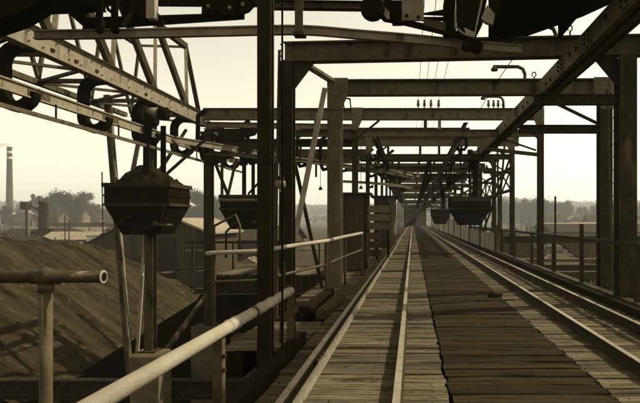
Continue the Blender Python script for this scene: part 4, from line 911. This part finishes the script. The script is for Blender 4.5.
for i in range(900):
    if i < 620: px = r.uniform(-6, 262)
    else: px = r.uniform(500, 645)
    s = r.uniform(.13, .42); x = (px - 412.5) * s; y = FPX * s; k_ = s / .2
    t = r.random()
    if t < .6:
        w1, h1 = r.uniform(.5, 3.4) * k_, r.uniform(.4, 1.5) * k_; cl.box((x, y, GZ), (x + w1, y + r.uniform(1, 3), GZ + h1))
    elif t < .8: cl.box((x, y, GZ), (x + .16 * k_, y + .16, GZ + r.uniform(1.5, 3.6) * k_))
    else:
        w1, h1 = r.uniform(1.5, 4) * k_, r.uniform(.5, 1.2) * k_; cl.plate([(x, GZ), (x + w1, GZ), (x + w1 * .5, GZ + h1)], y, y + 3)
mat('yard_clutter', 0.006, 0.20, .22, 0.9, bump=0, lo=.45, hi=.6, fine=2)
co = solo('yard_clutter', cl, 'yard_clutter', 'jumble of small stacks, posts and heaps across the yards', 'clutter', (0, 60, GZ)); co['kind'] = 'stuff'
# stone post-like kiln stack and crane
c = W(43.5, 232, .225)
ks = thing('kiln_stack', 'stout dark tapering stack standing in the yard at left', 'stack', (c.x, c.y, GZ))
part('shaft', MB().lathe((c.x, c.y, GZ), [(1.15, 0), (1.1, 3), (.95, 9.2), (1.05, 9.3), (1.05, 9.9), (.8, 10.0)], 14), 'steel_dark', ks, True)
cr_ = thing('yard_crane', 'slender yard crane jib slanting left of the dark stack', 'crane', (c.x - 3, c.y, GZ))
part('jib', MB().bar((c.x - 5.2, c.y + 2, H + 3.6), (c.x - 1.0, c.y + 2, H + 1.7), .35, .35), 'steel_dark', cr_)
part('mast', MB().bar((c.x - 5.2, c.y + 2, GZ), (c.x - 5.2, c.y + 2, H + 3.9), .35, .35, (0, 1, 0)), 'steel_dark', cr_)
part('cabin', MB().box((c.x - 6, c.y + 1, H + 2.4), (c.x - 4.6, c.y + 3, H + 4.1)), 'steel_dark', cr_)
# tall thin mast
solo('mast_pole', MB().tube([W(103, 240, .14), W(102, 172, .14)], .09, 8), 'steel_dark', 'thin tall pole left of the loaded tub', 'pole', W(103, 240, .14))
for i, (px, y0, y1, s, lb) in enumerate([(65, 215, 233, .2, 'slim yard post in front of the round trees'), (69, 219, 233, .2, 'shorter slim yard post in front of the round trees'), (29, 213, 232, .2, 'pale slim post at the left of the yard')]):
    solo('yard_post', MB().tube([(W(px, y1, s).x, FPX * s, GZ), W(px, y0, s)], .12, 6), 'steel_dark' if i < 2 else 'steel_pale', lb, 'post', (W(px, y1, s).x, FPX * s, GZ), 'yard posts')
for i, (x, y, wd, h_, m, lb) in enumerate([(-60.5, 104, 2.2, 2.6, 'white_paint', 'small white hut in the yard'), (-66, 100, 3, 1.6, 'timber_dark', 'dark low crate stack in the yard'), (-57, 96, 2.4, 1.5, 'board_pale', 'pale crate in the yard near the shed'), (-80, 92, 9, .7, 'board_pale', 'long pale timber pile at the left of the yard'), (-63, 118, 2.6, 4.4, 'steel_dark', 'dark boxy bin in the yard'), (-60, 117.5, 1.6, 5.4, 'white_paint', 'small pale tower beside the dark bin')]):
    o = thing('yard_box', lb, 'box', (x, y, GZ)); part('body', MB().box((x, y, GZ), (x + wd, y + 2, GZ + h_)), m, o)
    part('lid', MB().box((x - .12, y - .12, GZ + h_ + .003), (x + wd + .12, y + 2.12, GZ + h_ + .15)), 'roof_dark' if m != 'white_paint' else 'roof_pale', o)
# chimney
ch = thing('factory_chimney', 'tall round factory chimney with pale bands at far left', 'chimney', (W(9.5, 205, .8).x, 448, GZ))
cx = W(9.5, 205, .8).x; zt = W(0, 147, .8).z
part('shaft', MB().lathe((cx, 448, GZ), [(2.8, 0), (2.6, 10), (1.75, zt - GZ - 1), (1.95, zt - GZ - .8), (1.95, zt - GZ), (1.4, zt - GZ)], 20), 'brick', ch, True)
for d, h_ in ((3.4, 2.0), (8.0, 2.0)): part('band', MB().lathe((cx, 448, zt - d - h_), [(1.87 + d * .014, 0), (1.85 + d * .010, h_)], 20), 'white_paint', ch, True)
sm = MB(); n_ = 10
for i in range(9): sm.ball((cx - 1 - i * 2.6, 448 + i * .3, zt + 1.2 + i * .28 + .6 * math.sin(i * 1.7)), 1.3 + i * .22, 10, 7, (1.7, 1, .8))
ms = bpy.data.materials.new('smoke'); ms.use_nodes = True; nn = ms.node_tree; nn.nodes.clear()
oo = nn.nodes.new('ShaderNodeOutputMaterial'); vv_ = nn.nodes.new('ShaderNodeVolumePrincipled'); vv_.inputs['Color'].default_value = (.5, .43, .30, 1); vv_.inputs['Density'].default_value = .16
nn.links.new(vv_.outputs[0], oo.inputs['Volume']); MATS['smoke'] = ms
so = solo('smoke', sm, 'smoke', 'faint smoke drifting left from the factory chimney', 'smoke', (cx, 448, zt)); so['kind'] = 'stuff'
# houses of the town
def house(x, y, wd, dp, hw, hr, label, group, zb=GZ, rm='roof_dark', ridge='x'):
    o = thing('house', label, 'house', (x, y, zb), group)
    part('wall', MB().box((x, y, zb), (x + wd, y + dp, zb + hw)), 'house_wall', o)
    if ridge == 'x':
        part('gable', MB().platex([(y, zb + hw), (y + dp, zb + hw), (y + dp / 2, zb + hw + hr)], x + .01, x + wd - .01), 'house_wall', o)
        rf = part('roof', MB().platex([(y - .5, zb + hw - .25), (y + dp / 2, zb + hw + hr), (y + dp + .5, zb + hw - .25), (y + dp + .5, zb + hw + .05), (y + dp / 2, zb + hw + hr + .35), (y - .5, zb + hw + .05)], x - .4, x + wd + .4), rm, o)
    else:
        part('gable', MB().plate([(x, zb + hw), (x + wd, zb + hw), (x + wd / 2, zb + hw + hr)], y + .01, y + dp - .01), 'house_wall', o)
        rf = part('roof', MB().plate([(x - .5, zb + hw - .25), (x + wd / 2, zb + hw + hr), (x + wd + .5, zb + hw - .25), (x + wd + .5, zb + hw + .05), (x + wd / 2, zb + hw + hr + .35), (x - .5, zb + hw + .05)], y - .4, y + dp + .4), rm, o)
    part('chimney', MB().box((x + wd * .6, y + dp * .4, zb + hw), (x + wd * .6 + .9, y + dp * .4 + .9, zb + hw + hr + 1.2)), 'brick', rf)
    n = max(2, int(wd / 2.6)); fl = max(1, int(hw / 2.8))
    for f_ in range(fl):
        for i in range(n):
            xa = x + wd * (i + .3) / n; za = zb + 1.0 + f_ * 2.8
            part('window', MB().box((xa, y - .05, za), (xa + wd / n * .4, y - .003, za + 1.5)), 'window_dark', o)
    return o
r = random.Random(21)
ORD = ['first', 'second', 'third', 'fourth', 'fifth', 'sixth', 'seventh', 'eighth', 'ninth', 'tenth', 'eleventh', 'twelfth', 'thirteenth', 'fourteenth', 'fifteenth', 'sixteenth', 'seventeenth', 'eighteenth', 'nineteenth', 'twentieth', 'twenty-first', 'twenty-second', 'twenty-third', 'twenty-fourth', 'twenty-fifth', 'twenty-sixth']
for i in range(14):
    px = i * 7.6 + r.uniform(0, 4); s = r.uniform(.42, .8); x = (px - 412.5) * s
    house(x, FPX * s, r.uniform(9, 15), 9, r.uniform(4, 6.5), r.uniform(3, 4.5), 'small hazy town house left of the loaded tub, ' + ORD[i] + ' from the left edge', 'town houses at left', zb=GZ + (s - .4) * 8, ridge=r.choice('xy'), rm=r.choice(['roof_dark', 'roof_dark', 'roof_pale']))
for i in range(5):
    px = [548, 566, 588, 614, 632][i]; s = [.62, .7, .5, .66, .58][i]
    house((px - 412.5) * s, FPX * s, 12, 9, 4.5, 3.6, ['hazy house below the wooded hill by the thin pole', 'hazy house between the thin pole and the right column', 'hazy house just left of the right columns', 'hazy house behind the two right columns', 'hazy house at the far right edge'][i], 'houses at right', zb=GZ, ridge='xyxyx'[i], rm=['roof_dark', 'roof_pale'][i % 2])
for i, (x0, y0, l, rm, lb) in enumerate([(40, 170, 42, 'roof_pale', 'long flat pale-roofed hall beyond the right railing'), (30, 120, 20, 'roof_dark', 'low dark hall beyond the right railing'), (58, 140, 30, 'roof_dark', 'low dark hall behind the right columns'), (62, 210, 46, 'roof_pale', 'far pale-roofed hall at the right edge')]):
    shed(lb, x0, x0 + l, y0, y0 + 14, GZ + 3.0, GZ + 4.6, 'house_wall', rm, ridge='x', wins=8, group='halls at right')

# trees
def crown_mesh(seed, hgt, rad, nleaf, lobes=9, leaf=.3):
    r = random.Random(seed); vs = []; fs = []; cs = []
    for i in range(lobes):
        a = r.uniform(0, 6.28); q = r.uniform(0, .80) * rad; z = hgt * r.uniform(.30, .88)
        cs.append((q * math.cos(a), q * math.sin(a), z, rad * r.uniform(.20, .42)))
    for i in range(nleaf):
        cx, cy, cz, cr = r.choice(cs); d = Vector((r.gauss(0, 1), r.gauss(0, 1), r.gauss(0, 1))).normalized() * cr * min(1.5, .35 + abs(r.gauss(0, .55)))
        c = Vector((cx, cy, cz)) + d; u = Vector((r.gauss(0, 1), r.gauss(0, 1), r.gauss(0, 1))).normalized(); v = u.cross(Vector((r.gauss(0, 1), r.gauss(0, 1), r.gauss(0, 1)))).normalized()
        l = leaf * r.uniform(.6, 1.4); b = len(vs)
        vs += [c - u * l - v * l * .4, c + u * l * .2 - v * l, c + u * l + v * l * .3, c - u * l * .1 + v * l]; fs.append((b, b + 1, b + 2, b + 3))
    me = bpy.data.meshes.new('crown'); me.from_pydata([tuple(q) for q in vs], [], fs); me.update(); me.materials.append(MATS['foliage']); return me, cs
def trunk_mesh(seed, hgt, cs):
    m = MB(); m.sweep([(.02 * hgt * math.cos(a * 1.05), .02 * hgt * math.sin(a * 1.05)) for a in range(6)], [(0, 0, -.5), (.05, 0, hgt * .25), (0, .1, hgt * .5)])
    for c in cs[:6]: m.sweep([(.009 * hgt * math.cos(a * 1.26), .009 * hgt * math.sin(a * 1.26)) for a in range(5)], [(0, 0, hgt * .28), (c[0] * .5, c[1] * .5, (c[2] + hgt * .28) / 2 + .3), (c[0], c[1], c[2])])
    me = bpy.data.meshes.new('trunk'); me.from_pydata([tuple(q) for q in m.v], [], m.f); me.update(); me.materials.append(MATS['bark']); return me
TV = []
for i in range(6):
    h_ = 12; me, cs = crown_mesh(50 + i, h_, [4.6, 5.2, 3.8, 5.6, 4.4, 2.0][i], 9000, [15, 20, 14, 22, 16, 9][i], .19); TV.append((me, trunk_mesh(i, h_, cs)))
def tree(x, y, z, k, v, label, group):
    o = thing('tree', label, 'tree', (x, y, z), group); o.scale = (k * .78, k * .78, k); o.rotation_euler = (0, 0, random.uniform(0, 6))
    for nm, me in (('crown', TV[v][0]), ('trunk', TV[v][1])):
        c = bpy.data.objects.new(nm, me); sc.collection.objects.link(c); c.parent = o
r = random.Random(31)
for px, top, s, v, lb in [(50, 191, .60, 0, 'round hazy tree behind the dark stack'), (70, 195, .58, 1, 'broad round tree in the middle of the left tree group'), (83, 193, .62, 3, 'rightmost tall tree of the left tree group'), (61, 199, .66, 2, 'lower tree between the round trees at left'), (33, 193, .75, 5, 'pointed conifer beside the chimney houses'),
                       (97, 205, .70, 4, 'low tree just left of the loaded tub'), (199, 193, .60, 1, 'round tree right of the loaded tub'), (215, 197, .62, 3, 'tree seen between the bridge column and the second tub'), (191, 205, .60, 0, 'low tree above the pale shed roof'), (232, 201, .65, 2, 'tree behind the second tub')]:
    ztop = H + (220 - top) * s; k = (ztop - GZ) / 11.2
    tree((px - 412.5) * s, FPX * s, GZ, k, v, lb, 'trees at left')
for i in range(26):
    px = 503 + i * 5.6 + r.uniform(-2, 2); s = r.uniform(.8, 1.15); top = r.uniform(200, 208); ztop = H + (220 - top) * s
    tree((px - 412.5) * s, FPX * s, GZ - 4, (ztop - GZ + 4) / 11.2, r.randrange(5), 'rounded tree in the hazy row at right, ' + ORD[i] + ' from the tub', 'tree row at right')
for i in range(18):
    px = 8 + i * 14.5 + r.uniform(-5, 5); s = r.uniform(.6, .95); top = r.uniform(203, 210); ztop = H + (220 - top) * s
    tree((px - 412.5) * s, FPX * s, GZ, (ztop - GZ) / 11.2, r.randrange(5), 'small distant tree behind the yard at left, ' + ORD[i] + ' from the left edge', 'town trees')
# hills with far forest
def ridge(x):
    if x > 0: return 46 + 14 * math.sin(x * .004 + 1.3) + 6 * math.sin(x * .013) - 20 * max(0, (200 - x) / 200)
    return 38 + 9 * math.sin(x * .0035 + .4) + 4 * math.sin(x * .011)
hm = MB(); vs = []; fs = []; nx, ny = 130, 14
for j in range(ny + 1):
    for i in range(nx + 1):
        x = -2200 + 4400 * i / nx; y = 700 + 900 * j / ny; t = j / ny
        vs.append((x, y, GZ - 1 + (ridge(x) + 4) * (t * t * (3 - 2 * t)) + 3 * noise.noise((x * .01, y * .01, 2))))
for j in range(ny):
    for i in range(nx): a = j * (nx + 1) + i; fs.append((a, a + 1, a + nx + 2, a + nx + 1))
hm.add(vs, fs); struct('hills', hm, 'hill', True)
fm = MB(); r = random.Random(77); vs = []; fs = []
for i in range(9000):
    x = r.uniform(-1500, 900); t = r.uniform(.05, 1) ** .8; y = 700 + 900 * t
    if noise.noise((x * .004, y * .006, 7)) < -.18: continue
    z = GZ - 1 + (ridge(x) + 4) * (t * t * (3 - 2 * t)); hh = r.uniform(7, 13)
    for q in range(7):
        c = Vector((x + r.gauss(0, 3.2), y + r.gauss(0, 3.2), z + hh * r.uniform(.3, 1))); u = Vector((r.gauss(0, 1), r.gauss(0, 1), r.gauss(0, 1))).normalized() * 3.2; v = u.orthogonal().normalized() * 2.6
        b = len(vs); vs += [c - u, c + v, c + u, c - v]; fs.append((b, b + 1, b + 2, b + 3))
fm.v = vs; fm.f = fs
me = bpy.data.meshes.new('forest'); me.from_pydata([tuple(q) for q in vs], [], fs); me.update(); me.materials.append(MATS['forest'])
fo = bpy.data.objects.new('forest', me); sc.collection.objects.link(fo); fo['kind'] = 'stuff'; tag(fo, 'hazy wooded hillside along the horizon', 'forest')

# ------------------------------------------------------------------ haze
hz = MB(); hz.box((-2300, -60, PZ - 1.5), (2300, 1700, 90))
m = bpy.data.materials.new('haze'); m.use_nodes = True; n = m.node_tree; n.nodes.clear()
out = n.nodes.new('ShaderNodeOutputMaterial'); v = n.nodes.new('ShaderNodeVolumePrincipled')
v.inputs['Color'].default_value = (1.0, 0.985, 0.93, 1); v.inputs['Density'].default_value = 0.00042; v.inputs['Anisotropy'].default_value = 0.2
n.links.new(v.outputs[0], out.inputs['Volume']); MATS['haze'] = m
o = part('haze', hz, 'haze'); o['kind'] = 'stuff'; o['label'] = 'pale haze in the air over the whole place'; o['category'] = 'haze'
